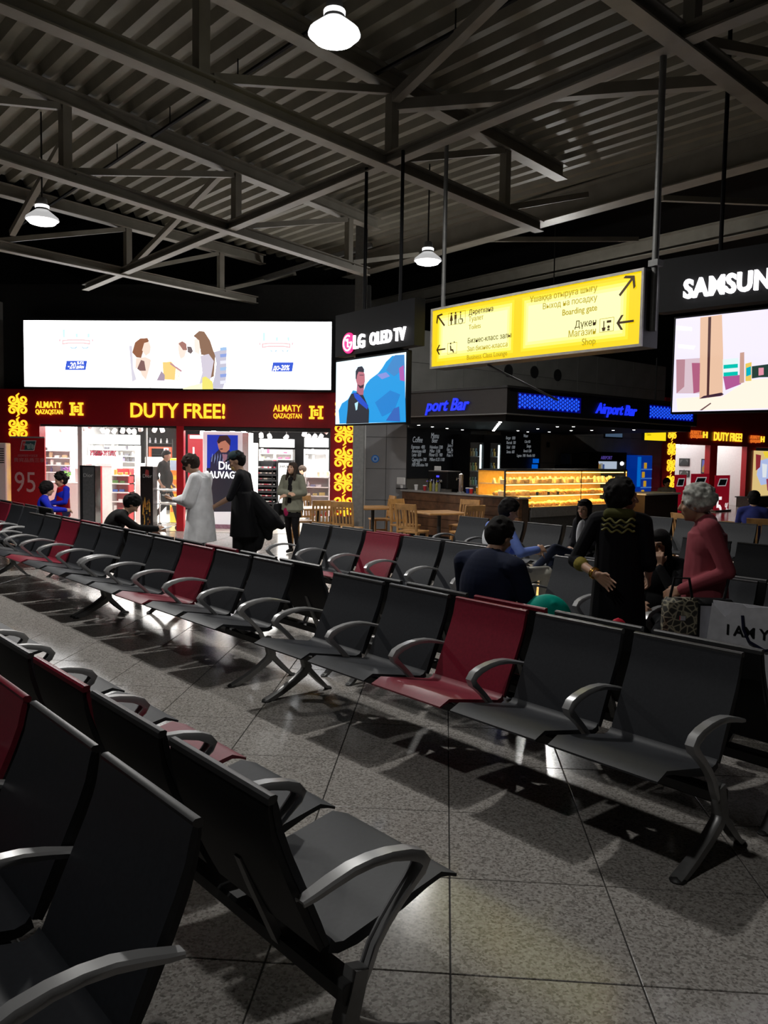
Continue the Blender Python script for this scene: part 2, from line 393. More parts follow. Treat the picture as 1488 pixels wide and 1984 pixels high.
# ================================================================== HANGING DOME LAMPS
for x, y, z, lb, pw in LAMPS:
    t = thing('dome_lamp', lb, 'lamp', (x, y, z))
    MB().lathe([(.05, .30), (.065, .285), (.07, .2), (.085, .16), (.08, .14)], 20).build('neck', M['steel_grey'], t, True)
    MB().lathe([(.08, .145), (.12, .115), (.2, .05), (.21, .02), (.2, .012), (.19, .03), (.09, .11), (.05, .13)], 24).build('shade', mat('glowing_shade', (.5, .5, .5), .4, emit=(1, 1, 1), es=.45 if y > 8 else 1.1, var=0), t, True)  # overexposed glow of the lamp put into the shade as emission
    MB().lathe([(.001, -.05), (.09, -.045), (.16, -.025), (.19, .012), (.19, .02), (.001, .02)], 24).build('lens', M['lens'], t, True)
    MB().lathe([(.085, .165), (.088, .185), (.088, .2), (.085, .205)], 20).build('light_slot', lit('slot_glow', (1, 1, 1), 2), t)
    MB().tube([(0, 0, .3), (0, 0, (6.12 if x + y < 16 else 8.2) - z)], .012, 6).build('rod', M['darkmetal'], t)
    l = bpy.data.lights.new('lamp_light', 'SPOT' if y < 16 else 'POINT'); l.energy = pw; l.shadow_soft_size = .1
    if y < 16: l.spot_size = math.radians(165); l.spot_blend = .6
    l.color = (1, .98, .94)
    o = bpy.data.objects.new('lamp_light', l); COL.objects.link(o); o.parent = t; o.location = (0, 0, -.09)
# ================================================================== SEAT ROWS
PITCHS = .64; W2 = .283
def seat_meshes():
    prof = [(.185, .43), (.2, .412), (.23, .405), (.36, .431), (.618, .481), (.688, .452), (.686, .442),
            (.655, .455), (.618, .463), (.56, .451), (.46, .418), (.36, .393), (.28, .375), (.21, .375), (.175, .39)]
    bp = [(0, .88), (.008, .855), (.022, .79), (.048, .72), (.075, .66), (.115, .57), (.15, .49), (.18, .415), (.165, .41), (.13, .485), (.095, .565), (.055, .65), (.028, .715), (.002, .785), (-.012, .85), (-.012, .88)]
    d = {}
    for red in (0, 1):
        d['seat', red] = MB().prism(prof, -W2, W2).mesh('seat', M['seatred' if red else 'seat'], True)
        # front skin of the backrest and its thicker moulded rear shell
        d['back', red] = MB().prism(bp, -W2, W2).mesh('backrest', M['seatred' if red else 'seat'], True)
        shell = [(-.012, .872), (-.012, .85), (.002, .785), (.028, .715), (.055, .65), (.095, .565), (.13, .485), (.165, .41), (.150, .40), (.11, .475), (.072, .555), (.035, .64), (.008, .705), (-.014, .78), (-.024, .85), (-.024, .872)]
        d['shell', red] = MB().prism(shell, -W2 + .004, W2 - .004).mesh('rear_shell', M['back_shell'], True)
        edge = [(.001, .876), (.003, .888), (-.004, .893), (-.02, .893), (-.027, .886), (-.026, .868), (-.012, .868)]
        d['edge', red] = MB().prism(edge, -W2 - .001, W2 + .001).mesh('top_edge', M['edgered' if red else 'edge'], True)
    path = [(.05, .598, .8, .6), (.09, .606, .9, .8), (.15, .622, 1, .9), (.22, .636, 1, 1), (.29, .64, 1, 1), (.36, .634, 1, 1.1), (.43, .618, 1, 1.3), (.475, .598, 1, 1.5), (.495, .574, 1, 1.6), (.482, .55, .96, 1.4), (.45, .523, .9, 1.1), (.40, .48, .82, 1), (.35, .43, .76, 1), (.31, .38, .74, 1), (.285, .325, .76, 1), (.26, .285, .85, 1), (.21, .265, .95, 1)]
    sect = [(-.027, -.012), (-.027, .004), (-.02, .012), (.02, .012), (.027, .004), (.027, -.012), (.019, -.012), (.019, -.002), (-.019, -.002), (-.019, -.012)]
    d['arm'] = MB().sweep(path, sect).mesh('armrest', M['alu'], True)
    leg = MB()
    leg.sweep([(.25, .34, 1, 1.2), (.235, .28, 1, 1.3), (.21, .2, 1, 1.5), (.24, .16, 1, 1.2), (.33, .105, 1, 1), (.44, .05, 1, .9), (.53, .018, 1.1, .7), (.575, .006, 1.1, .5)],
              [(-.026, -.02), (-.026, .02), (-.014, .026), (.014, .026), (.026, .02), (.026, -.02)])
    leg.sweep([(.225, .22, 1, 1), (.18, .16, .9, 1), (.10, .08, .9, .9), (.035, .02, 1, .6), (.0, .006, 1, .45)],
              [(-.024, -.018), (-.024, .018), (.024, .018), (.024, -.018)])
    d['leg'] = leg.mesh('leg', M['alu_d'], True)
    foot = MB(); foot.lathe([(.034, 0), (.036, .008), (.028, .018), (.01, .022)], 12, (.56, 0, 0)).lathe([(.028, 0), (.03, .007), (.022, .015), (.01, .018)], 12, (.01, 0, 0))
    d['foot'] = foot.mesh('foot_pads', M['darkmetal'], True)
    d['bracket'] = MB().sweep([(.235, .30, 1, 1), (.33, .37, 1, .8), (.42, .405, 1, .6), (.5, .425, 1, .5)], [(-.016, -.012), (-.016, .012), (.016, .012), (.016, -.012)]).mesh('seat_bracket', M['alu_d'])
    d['stay'] = MB().sweep([(.2, .28, 1, 1), (.155, .38, 1, 1), (.10, .5, 1, .9), (.055, .6, .8, .6)], [(-.02, -.012), (-.02, .012), (.02, .012), (.02, -.012)]).mesh('back_stay', M['alu_d'])
    beam_ = MB(); L = 5 * PITCHS / 2 + .02
    beam_.prism([(.195, .255), (.255, .255), (.265, .265), (.265, .305), (.255, .315), (.195, .315), (.185, .305), (.185, .265)], -L, L)
    d['beam'] = beam_.mesh('beam', M['darkmetal'], True)
    return d
SM = seat_meshes()
def bench(s0, n0, side, label, red=2, seats=5):
    """s0: row coordinate of the armrest at the camera end; side +1 faces the aisle near the camera, -1 faces away"""
    sm = s0 + seats * PITCHS / 2
    o = thing('beam_seating', label, 'bench', sn(sm, n0), math.radians(225 if side > 0 else 45))
    sg = -1 if side > 0 else 1                       # local y per row coordinate
    link('beam', SM['beam'], o)
    for k in range(seats):
        y = (k - (seats - 1) / 2) * PITCHS; r_ = 1 if k == red else 0
        s_ = link('seat', SM['seat', r_], o, (0, y, 0)); b_ = link('backrest', SM['back', r_], o, (0, y, 0))
        if r_:
            s_['label'] = 'crimson seat pan in the middle of the row'; b_['label'] = 'crimson backrest in the middle of the row'
        link('rear_shell', SM['shell', r_], b_); link('top_edge', SM['edge', r_], b_)
        link('seat_bracket', SM['bracket'], o, (0, y, 0)); link('back_stay', SM['stay'], o, (0, y, 0))
    for k in range(seats + 1): link('armrest', SM['arm'], o, (0, (k - seats / 2) * PITCHS, 0))
    for e in (-1, 1):
        g = link('leg', SM['leg'], o, (0, e * (seats / 2 * PITCHS), 0)); link('foot_pads', SM['foot'], g)
    return o
NG = 'charcoal seats with one crimson seat in the middle'
bench(1.73, -.93, 1, 'seat row nearest the camera, turned away to the lower left corner')
bench(1.73, -1.17, -1, 'foreground seat row seen from behind, its end armrest close to the lens')
bench(5.41, -1.17, -1, 'next seat row beyond the foreground one, cut by the left edge')
bench(1.73, -3.73, 1, 'large seat row across the aisle, facing the foreground seats')
bench(5.41, -3.73, 1, 'seat row facing the aisle in front of the person in a white tunic')
bench(8.70, -3.73, 1, 'third seat row along the aisle, in front of the bent person in black')
bench(12.5, -4.05, 1, 'farthest seat row on the aisle, beside the red banner')
bench(1.70, -3.89, -1, 'row back to back with the large one, where the man in navy sits')
bench(5.22, -3.89, -1, 'row back to back with the second one, behind it towards the white tunic')
bench(8.43, -3.89, -1, 'row back to back with the third one, where the bent person in black sits')
bench(12.4, -4.25, -1, 'row back to back with the farthest one, beside the child in a red vest')
bench(5.41, -6.03, 1, 'seat row behind the first double row, beside the cafe tables')
bench(1.45, -6.03, 1, 'seat row behind the woman in black who stands with a bangle', red=-1)
bench(5.41, -6.2, -1, 'row facing the bar where the man in pale blue sits')
bench(1.45, -6.2, -1, 'row facing the bar behind the woman in pink', red=-1)
bench(5.28, -8.75, 1, 'seat row below the pastry case, where the woman in jeans sits', red=-1)
bench(1.73, -8.75, 1, 'seat row below the bar end counter behind the grey haired woman', red=-1)
bench(4.6, -11.4, 1, 'dark seat row farthest to the right before the small shop front', red=-1)
# ================================================================== HANGING SIGN
YF = Frame(-.18, 8.92, 1.76, -1.97)
sg = thing('direction_sign', 'long lit yellow direction sign with arrows, hung on two poles', 'sign', YF.o, YF.rot)
ZL, ZH, WS = 2.695, 3.325, 2.64
MB().box(0, WS, .0, .2, ZL, ZH).build('case', M['darkmetal'], sg)
MB().box(.015, WS - .015, -.006, 0, ZL + .015, ZH - .015).build('lit_face', M['yellow'], sg)
MB().box(0, WS, -.02, .0, ZH - .022, ZH).box(0, WS, -.02, .0, ZL, ZL + .022).box(0, .02, -.02, 0, ZL + .022, ZH - .022).box(WS - .022, WS, -.02, 0, ZL + .022, ZH - .022).build('frame', mat('pale_frame', (.55, .52, .48), .35, .3), sg)
# two glowing tube zones behind the face
for x0, x1 in ((.1, 1.2), (1.3, 2.5)):
    for k in range(4):
        e = .028 * k
        MB().rbox(x0 + e, x1 - e, -.0075 - .0009 * k, -.006, ZL + .07 + e, ZH - .06 - e, .0005).build('tube_glow', lit('glow_%d' % k, (1, .80 + .07 * k, .02 + .14 * k), 1.05 + .05 * k), sg)
def S(px, py):
    return YF.lz(830 + px / 3.382, 500 + py / 3.382)
def sgt(t_, px, py, size, m_='signtext', al='LEFT', b=.0, sx=.92):
    x, z = S(px, py); lettering(sg, t_, size, x, -.0125, z, M[m_], al, b, .0012, sx)
sgt('Дәретхана', 270, 375, .072); sgt('Туалет', 270, 418, .068, 'signpale'); sgt('Toilets', 270, 470, .068, 'signpale')
sgt('Бизнес-класс залы', 262, 560, .072); sgt('Зал бизнес-класса', 258, 613, .068, 'signpale'); sgt('Business Class Lounge', 256, 668, .068, 'signpale')
sgt('Ұшаққа отыруға шығу', 1112, 215, .078, 'signpale', 'RIGHT'); sgt('Выход на посадку', 1112, 278, .076, 'signpale', 'RIGHT'); sgt('Boarding gate', 1112, 343, .076, 'signpale', 'RIGHT', .0006)
sgt('Дүкен', 1108, 440, .085, 'signtext', 'RIGHT'); sgt('Магазин', 1106, 497, .082, 'signpale', 'RIGHT'); sgt('Shop', 1102, 562, .082, 'signpale', 'RIGHT')
def arrow(px, py, ang, L_):
    x, z = S(px, py); mb = MB(); c_, s_ = math.cos(ang), math.sin(ang)
    def P(u, v): return (x + u * c_ - v * s_, z + u * s_ + v * c_)
    w_ = L_ * .055
    mb.poly([P(-L_ / 2, -w_), P(L_ / 2 - w_, -w_), P(L_ / 2 - w_, w_), P(-L_ / 2, w_)], -.0145, -.0125)
    for q in (1, -1):
        mb.poly([P(L_ / 2, 0), P(L_ / 2 - w_ * 2.6, 0), P(L_ * .1, q * L_ * .36), P(L_ * .1 + w_ * 2.4, q * L_ * .36)], -.015, -.0127)
    mb.build('arrow', M['signtext'], sg)
arrow(88, 410, math.radians(135), .17); arrow(88, 600, PI, .14); arrow(1308, 182, math.radians(45), .2); arrow(1295, 420, PI, .17)
def picto(cx, cz, kind):
    mb = MB()
    def disc(x, z, r): mb.lathe([(r, -.0145), (r, -.0127)], 12, (cx + x, 0, cz + z), 'y')
    def bx(x0, x1, z0, z1): mb.box(cx + x0, cx + x1, -.0145, -.0127, cz + z0, cz + z1)
    if kind == 'man': disc(0, .055, .011); bx(-.016, .016, -.005, .04); bx(-.012, -.002, -.06, -.005); bx(.002, .012, -.06, -.005)
    if kind == 'woman': disc(0, .055, .011); mb.poly([(cx - .008, cz + .04), (cx + .008, cz + .04), (cx + .024, cz - .02), (cx - .024, cz - .02)], -.0145, -.0127); bx(-.008, .008, -.06, -.02)
    if kind == 'chair': 
        disc(-.008, .055, .010); bx(-.012, -.003, -.01, .04); bx(-.012, .025, -.018, -.008); bx(.017, .026, -.045, -.008)
        mb.tube([(cx - .004 + .033 * math.cos(a), -.0136, cz - .03 + .03 * math.sin(a)) for a in [math.radians(q) for q in range(120, 400, 20)]], .003, 5)
    if kind == 'seat': disc(-.02, .05, .010); mb.poly([(cx - .03, cz + .03), (cx - .016, cz + .03), (cx - .006, cz - .01), (cx + .02, cz - .01), (cx + .034, cz - .045), (cx + .022, cz - .05), (cx + .008, cz - .025), (cx - .022, cz - .025)], -.0145, -.0127); disc(.035, .06, .008)
    if kind == 'shop': mb.poly([(cx - .05, cz - .02), (cx - .01, cz - .02), (cx - .018, cz - .05), (cx - .042, cz - .05)], -.0145, -.0127); bx(-.035, -.025, -.02, .035); bx(.0, .045, .015, .035); disc(.02, -.02, .013); bx(.008, .032, -.05, -.036)
    return mb
def frame_box(px0, py0, px1, py1):
    x0, z1 = S(px0, py0); x1, z0 = S(px1, py1); mb = MB(); q = .004
    mb.box(x0, x1, -.0135, -.0125, z1 - q, z1).box(x0, x1, -.0135, -.0125, z0, z0 + q).box(x0, x0 + q, -.0135, -.0125, z0, z1).box(x1 - q, x1, -.0135, -.0125, z0, z1).build('pictogram_frame', M['signpale'], sg)
frame_box(137, 362, 247, 425); frame_box(132, 560, 192, 625); frame_box(1130, 400, 1220, 478)
for p, k in (((157, 400), 'woman'), ((184, 397), 'man'), ((220, 392), 'chair'), ((160, 592), 'seat'), ((1175, 438), 'shop')):
    x, z = S(*p); picto(x, z, k).build('pictogram', M['signtext'], sg)
for x in (.06, WS + .02):
    MB().tube([(x, .1, ZH - (.5 if x > 1 else 0)), (x, .1, 5.06)], .028 if x > 1 else .022, 10).build('pole', M['steel_grey'], sg, True)
MB().box(WS - .02, WS + .07, .06, .14, ZH + .02, ZH + .07).build('bracket', M['steel_grey'], sg)
MB().tube([(.75, .1, ZL), (1.25, .6, ZL - .35)], .012, 6).build('stay_rod', M['steel_grey'], sg)
# ================================================================== TELEVISIONS
def screen_poly(parent, fr, sc, pts, d_, col, es=1, name='screen_picture'):
    P = [fr.lz(sc[0] + x / sc[2], sc[1] + y / sc[2]) for x, y in pts]
    MB().poly(P, d_ - .0012, d_).build(name, colr(col, .5, es), parent)
TF = Frame(-1.34, 9.95, .89, -1.05)
tv = thing('television', 'hanging television showing a man before blue cliffs', 'television', TF.o, TF.rot)
x0, z1 = TF.lz(652, 702); x1, _ = TF.lz(787, 685); _, z0 = TF.lz(657, 822)
MB().rbox(x0 - .02, x1 + .02, 0, .07, z0 - .02, z1 + .025, .008).build('casing', M['black'], tv)
MB().box(x0, x1, -.004, 0, z0, z1).build('screen', lit('tv_sky', (.75, .93, 1), 1.3), tv)
sc = (640, 620, 5.131)
screen_poly(tv, TF, sc, [(740, 345), (620, 358), (560, 415), (520, 480), (480, 530), (400, 590), (360, 640), (330, 720), (230, 700), (180, 790), (120, 830), (88, 900), (97, 1030), (755, 1015)], -.0055, (.0, .33, .80), 1)
screen_poly(tv, TF, sc, [(740, 345), (650, 350), (600, 430), (560, 500), (640, 560), (745, 480)], -.0070, (.04, .25, .62), 1)
screen_poly(tv, TF, sc, [(735, 450), (690, 480), (700, 600), (745, 610)], -.0085, (.45, .10, .45), 1)
screen_poly(tv, TF, sc, [(470, 545), (560, 520), (600, 560), (520, 590)], -.0085, (.25, .3, .75), 1)
screen_poly(tv, TF, sc, [(450, 820), (600, 700), (700, 740), (640, 900), (520, 960)], -.0070, (.0, .22, .66), 1)
screen_poly(tv, TF, sc, [(560, 1000), (640, 880), (690, 860), (700, 1010)], -.0085, (.02, .12, .5), 1)
screen_poly(tv, TF, sc, [(165, 1032), (178, 900), (185, 800), (215, 735), (280, 720), (330, 740), (370, 830), (392, 900), (388, 1025)], -.0090, (.006, .008, .02), 1)
screen_poly(tv, TF, sc, [(235, 718), (290, 740), (385, 850), (375, 890), (300, 830), (250, 770)], -.0105, (.0, .06, .6), 1)
screen_poly(tv, TF, sc, [(250, 830), (285, 810), (275, 890), (262, 900)], -.0105, (.5, .85, 1), 1)
screen_poly(tv, TF, sc, [(275, 640), (345, 640), (335, 745), (300, 745), (270, 715)], -.0105, (.45, .13, .2), 1)
screen_poly(tv, TF, sc, [(262, 540), (275, 505), (330, 500), (350, 540), (352, 610), (340, 660), (310, 672), (280, 650), (264, 600)], -.0120, (.55, .17, .22), 1)
screen_poly(tv, TF, sc, [(262, 585), (262, 510), (285, 468), (325, 460), (345, 490), (345, 520), (290, 515), (275, 550), (270, 590)], -.0135, (.01, .01, .03), 1)
screen_poly(tv, TF, sc, [(280, 640), (310, 655), (345, 640), (335, 675), (305, 680)], -.0135, (.03, .01, .03), 1)
screen_poly(tv, TF, sc, [(300, 545), (340, 545), (340, 552), (300, 552)], -.0135, (.05, .02, .05), 1)
bx = thing('sign_box', 'black box with glowing white letters above the hanging television', 'sign', TF.o, TF.rot)
zt = TF.lz(650, 660)[1]
MB().box(x0 - .0, x1 + .16, -.02, .12, 2.93, 3.42).build('casing', M['black'], bx)
def lgp(px, py): return TF.lz(640 + px / 5.131, 620 + py / 5.131, .03)
xa, za = lgp(230, 300); xb, zb = lgp(350, 275)
lettering(bx, 'LG', .215, xa, -.035, za + .015, M['whitelit'], 'LEFT', .004, .012, (xb - xa) / .27)
xc, zc = lgp(395, 255); xd, _ = lgp(775, 200)
lettering(bx, 'OLED TV', .19, xc, -.035, zc + .005, M['whitelit'], 'LEFT', .004, .012, (xd - xc) / .83)
xe, ze = lgp(183, 230)
mb = MB(); mb.lathe([(.115, -.045), (.12, -.035), (.12, -.022)], 28, (xe, 0, ze), 'y'); mb.build('round_emblem', M['magenta'], bx)
mb = MB()
mb.tube([(xe + .085 * math.cos(a), -.047, ze + .085 * math.sin(a)) for a in [math.radians(q) for q in range(60, 370, 15)]], .009, 6)
mb.tube([(xe + .005, -.047, ze + .045), (xe + .005, -.047, ze - .045), (xe + .03, -.047, ze - .045)], .009, 6).tube([(xe + .04, -.047, ze), (xe + .085, -.047, ze)], .009, 6)
mb.ell((xe - .03, -.047, ze + .035), (.014, .006, .014)); mb.build('emblem_face', M['whitelit'], bx)
for x, lab in ((.47, 'first'), (1.16, 'second')): MB().tube([(x - .02 if x < 1 else x - .02, .09, 3.42), (x - .02, .09, 5.05)], .02, 8).build('pole', M['black'], bx)
MB().box(.3, 1.2, .075, .1, 2.75, 3.0).build('mounting_bar', M['black'], bx)
SF = Frame(2.08, 7.88, 1.0, -.85)
tv2 = thing('television', 'large hanging screen at the right edge showing a bright shopping hall', 'television', SF.o, SF.rot)
x0, z1 = SF.lz(1310, 618); _, z0 = SF.lz(1313, 798); x1 = x0 + 1.62
MB().rbox(x0 - .02, x1 + .02, 0, .08, z0 - .02, z1 + .02, .008).build('casing', M['black'], tv2)
MB().box(x0, x1, -.004, 0, z0, z1).build('screen', lit('mall_light', (.85, .80, .98), 1.1), tv2)
sc = (1000, 500, 3.049)
screen_poly(tv2, SF, sc, [(948, 830), (1080, 820), (1220, 820), (1340, 740), (1380, 720), (1700, 690), (1700, 880), (955, 903)], -.0055, (1, .86, .72), 1.1)
screen_poly(tv2, SF, sc, [(948, 800), (948, 600), (1100, 590), (1095, 800)], -.0055, (.72, .55, .62), 1)
screen_poly(tv2, SF, sc, [(1090, 352), (1218, 335), (1225, 560), (1222, 815), (1085, 830)], -.0070, (.85, .55, .38), 1)
screen_poly(tv2, SF, sc, [(1138, 350), (1155, 348), (1142, 825), (1128, 825)], -.0085, (.08, .03, .03), 1)
screen_poly(tv2, SF, sc, [(1085, 832), (1210, 815), (1230, 805), (1215, 795), (1110, 815)], -.0085, (.05, .02, .04), 1)
screen_poly(tv2, SF, sc, [(948, 600), (1000, 600), (995, 760), (950, 800)], -.0070, (.5, .25, .3), 1)
screen_poly(tv2, SF, sc, [(1040, 620), (1090, 620), (1085, 790), (1050, 800)], -.0070, (.45, .12, .22), 1)
screen_poly(tv2, SF, sc, [(1222, 600), (1315, 590), (1312, 690), (1222, 690)], -.0070, (.8, .95, .95), 1)
for dy in (0, 45): screen_poly(tv2, SF, sc, [(1228, 632 + dy), (1312, 625 + dy), (1312, 648 + dy), (1228, 655 + dy)], -.0085, (.0, .55, .45), 1)
screen_poly(tv2, SF, sc, [(1225, 700), (1330, 690), (1330, 745), (1240, 780)], -.0070, (.45, .1, .3), 1)
screen_poly(tv2, SF, sc, [(1325, 560), (1350, 556), (1350, 735), (1322, 742)], -.0085, (.6, .35, .28), 1)
screen_poly(tv2, SF, sc, [(1357, 625), (1393, 615), (1392, 725), (1357, 728)], -.0085, (.85, .6, .12), 1)
screen_poly(tv2, SF, sc, [(1362, 650), (1390, 640), (1390, 690), (1362, 700)], -.0100, (.0, .45, .55), 1)
screen_poly(tv2, SF, sc, [(1395, 640), (1700, 600), (1700, 700), (1440, 705), (1395, 712)], -.0085, (.02, .05, .04), 1)
screen_poly(tv2, SF, sc, [(1435, 650), (1465, 648), (1465, 690), (1435, 695)], -.0100, (.8, .3, .4), 1)
screen_poly(tv2, SF, sc, [(1085, 900), (1150, 855), (1155, 860), (1100, 900)], -.0070, (.15, .08, .08), 1)
screen_poly(tv2, SF, sc, [(948, 400), (1040, 410), (1040, 430), (948, 425)], -.0055, (1, 1, 1), 1.6)
screen_poly(tv2, SF, sc, [(960, 510), (1060, 520), (1050, 540), (960, 530)], -.0055, (1, 1, 1), 1.6)
b2 = thing('sign_box', 'black header box with bold white letters above the large screen', 'sign', SF.o, SF.rot)
MB().box(x0 - .2, x1 + .2, -.02, .14, 3.14, 3.62).build('casing', M['black'], b2)
xa, za = SF.lz(1325, 580, .03)
lettering(b2, 'SAMSUNG', .225, xa, -.04, za + .01, M['whitelit'], 'LEFT', .008, .015, .84, name='lettering', space=1.08)
for x in (.35, 1.25): MB().tube([(x, .09, 3.6), (x, .09, 6.0)], .02, 8).build('pole', M['black'], b2)
# ================================================================== FIRST SHOP FRONT
YS = 17.674
def X(px, Y=YS, py=850): return at(px, py, Y=Y).x
shop = thing('shop_front', 'wide red shop front with glowing yellow lettering under the billboard', 'shop front', (-5.8, YS, 0))
def sb(n, m_, x0, x1, y0, y1, z0, z1, par=shop, lab=None):
    o = MB().box(x0, x1, y0, y1, z0, z1).build(n, M[m_] if isinstance(m_, str) else m_, par, world=True)
    if lab: o['label'] = lab
    return o
sb('fascia', 'red', -9.9, -1.83, YS, YS + .3, 2.31, 3.07)
sb('post', 'red', -9.9, -8.97, YS + .02, YS + .3, 0, 2.31); sb('post', 'red', -2.49, -1.83, YS + .02, YS + .3, 0, 2.31)
sb('post', 'redlit', -5.88, -5.72, YS + .03, YS + .16, 0, 2.31, lab='slim bright red post in the middle of the shop front')
sb('plinth', 'darkwood', -2.5, -1.8, YS - .03, YS + .3, 0, .42)
sb('door_track', 'darkmetal', -5.72, -2.49, YS + .05, YS + .16, 2.22, 2.31)
sb('door_track', 'chrome', -8.97, -5.88, YS + .05, YS + .12, 2.26, 2.31)
for px in (152, 281): sb('glass_frame', 'white', X(px) - (.05 if px < 200 else .012), X(px) + (.05 if px < 200 else .012), YS + .06, YS + .12, 0, 2.26)
for a, b in ((-8.97, X(152) - .05), (X(152) + .05, X(281)), (X(281), -5.88)): sb('glass_pane', 'glass', a + .01, b - .01, YS + .085, YS + .093, .03, 2.25)
def lt(txt, px, py, size, par=shop, Y=YS, m_='goldtext', sx=1, bold=.006, al='LEFT'):
    p = at(px, py, Y=Y); inv = par.matrix_basis.inverted(); p = inv @ p
    return lettering(par, txt, size, p.x, p.y - .03, p.z, M[m_], al, bold, .012, sx)
lt('DUTY FREE!', 252, 808, .44, sx=.92, bold=.008); lt('ALMATY', 70, 790, .20, sx=.78, bold=.002); lt('QAZAQSTAN', 70, 802, .145, sx=.7, bold=.001)
lt('ALMATY', 530, 797, .20, sx=.78, bold=.002); lt('QAZAQSTAN', 530, 810, .145, sx=.7, bold=.001)
def emblem(px, py):
    p = shop.matrix_basis.inverted() @ at(px, py, Y=YS); mb = MB(); q = .285 / 24
    def r_(x0, x1, z0, z1): mb.box(p.x + x0 * q, p.x + x1 * q, p.y - .04, p.y - .015, p.z + z0 * q, p.z + z1 * q)
    r_(0, 10, 20, 24); r_(0, 10, 0, 4); r_(3, 7, 4, 20); r_(16, 26, 20, 24); r_(16, 26, 0, 4); r_(19, 23, 4, 20)
    r_(9, 17, 14.5, 17.5); r_(9, 12, 6, 17.5); r_(9, 17, 6, 9); r_(14.5, 17, 6, 12); r_(12.5, 17, 10.5, 12.5); r_(7, 9, 14, 16)
    mb.build('emblem', M['goldtext'], shop)
emblem(136, 805); emblem(599, 812)
def scroll(mb, flip=1, sc_=1):
    """one tile of the steppe scroll ornament about .44 wide and .5 tall, as flat ribbons"""
    for sx in (1, -1):
        for sz in (1, -1):
            pts = []; cx, cz = .105 * sx, .115 * sz
            for k in range(26):
                a = k / 25 * 2 * PI * 1.35; r = .098 * (1 - k / 25 * .8)
                pts.append((cx + sx * r * math.cos(a + PI * .9), cz + sz * flip * r * math.sin(a + PI * .9)))
            ribbon(mb, pts, .043, sc_)
    ribbon(mb, [(-.03, -.25), (.02, -.2), (.0, -.1), (.03, 0), (.0, .1), (-.02, .2), (.03, .25)], .04, sc_)
    ribbon(mb, [(-.19, -.02), (-.08, .01), (.0, 0), (.08, -.01), (.19, .02)], .03, sc_)
def ribbon(mb, pts, wd, sc_=1):
    k = len(pts); vs = []
    for i, (x, z) in enumerate(pts):
        a = pts[max(i - 1, 0)]; b = pts[min(i + 1, k - 1)]; dx, dz = b[0] - a[0], b[1] - a[1]; q = math.hypot(dx, dz) or 1
        ww = wd / 2 * (1 if 0 < i < k - 1 else .5); nx, nz = -dz / q * ww, dx / q * ww
        vs += [((x + nx) * sc_, -.012, z + nz), ((x - nx) * sc_, -.012, z - nz), ((x + nx) * sc_, 0, z + nz), ((x - nx) * sc_, 0, z - nz)]
    fs = []
    for i in range(k - 1):
        a = 4 * i; b = a + 4
        fs += [(a, a + 1, b + 1, b), (a + 2, b + 2, b + 3, a + 3), (a, b, b + 2, a + 2), (a + 1, a + 3, b + 3, b + 1)]
    mb.add(vs, fs)
om = MB(); scroll(om); OM = om.mesh('scroll_ornament', M['gold'])
for cx in ((X(15) + X(53)) / 2 + .02, (-2.44 - 1.92) / 2):
    for k in range(5):
        z = 2.72 - k * .52
        if z < .3: continue
        q = link('scroll_ornament', OM, shop, (cx + 5.8, -.004, z)); q.scale = (1.12, 1, 1.03)
# shop shell
bk = YS + 6.6
inner = thing('shop_interior', 'bright shop room with white walls seen through the red front', 'room', (-5.8, YS + .3, 0), kind='structure')
sb('side_wall', 'white', -9.95, -9.85, YS + .3, bk, 0, 2.75, inner); sb('side_wall', 'white', -1.93, -1.83, YS + .3, bk, 0, 2.75, inner)
sb('back_wall', 'black', -9.95, -1.83, bk, bk + .1, 0, 2.75, inner); sb('shop_ceiling', colr((.12, .12, .12)), -9.95, -1.83, YS + .3, bk, 2.66, 2.76, inner)
sb('shop_floor', mat('shop_floor_tile', (.62, .58, .52), .12, var=.05), -9.85, -1.93, YS + .02, bk, 0, .006, inner)
area('shop_light', (-7.9, YS + 2.6, 2.6), 3.4, 3.5, POWER_SHOP, (1, .97, .92)); area('shop_light', (-3.9, YS + 2.6, 2.6), 3.4, 3.5, POWER_SHOP, (1, .97, .92))
# roof band over the shop and the billboard
struct(link('wall_above_shop', MB().box(-14, -1.7, YS + .3, YS + .5, 2.76, 5.4).mesh('wall_above_shop', M['hallblack'])))
struct(link('wall_beside_shop', MB().box(-14, -9.92, YS, YS + .3, 0, 5.0).mesh('wall_beside_shop', M['tilewall2'])))
bb = thing('billboard', 'very long glowing white billboard with shoppers above the red shop front', 'billboard', (-5.85, YS - .15, 0))
MB().box(-9.25, -2.44, YS - .14, YS + .25, 3.07, 4.60).build('case', M['black'], bb, world=True)
MB().box(-9.21, -2.47, YS - .15, YS - .14, 3.115, 4.54).build('lit_face', M['panel'], bb, world=True)
def bp(pts, lay, col, es, org=(330, 610, 4.022), name='printed_picture'):
    P = []
    for x, y in pts:
        p = at(org[0] + x / org[2], org[1] + y / org[2], Y=YS - .15); P.append((p.x + 5.85, p.z))
    MB().poly(P, -.002 * lay - .002, -.002 * lay).build(name, colr(col, .5, es), bb)
O3 = (40, 610, 4.8)
bp([(1005, 240), (1100, 235), (1200, 260), (1215, 680), (1060, 672), (1035, 640)], 0, (1, .95, .93), 1.1, O3)
bp([(1040, 350), (1065, 260), (1110, 220), (1180, 215), (1195, 245), (1165, 270), (1150, 300), (1120, 400), (1080, 395)], 1, (.32, .13, .07), 1, O3)
bp([(1150, 262), (1195, 250), (1212, 300), (1205, 350), (1165, 380), (1130, 330)], 2, (1, .78, .66), 1.05, O3)
bp([(1075, 405), (1160, 395), (1215, 420), (1200, 480), (1165, 600), (1130, 560), (1100, 480), (1070, 500)], 1, (1, .8, .68), 1.0, O3)
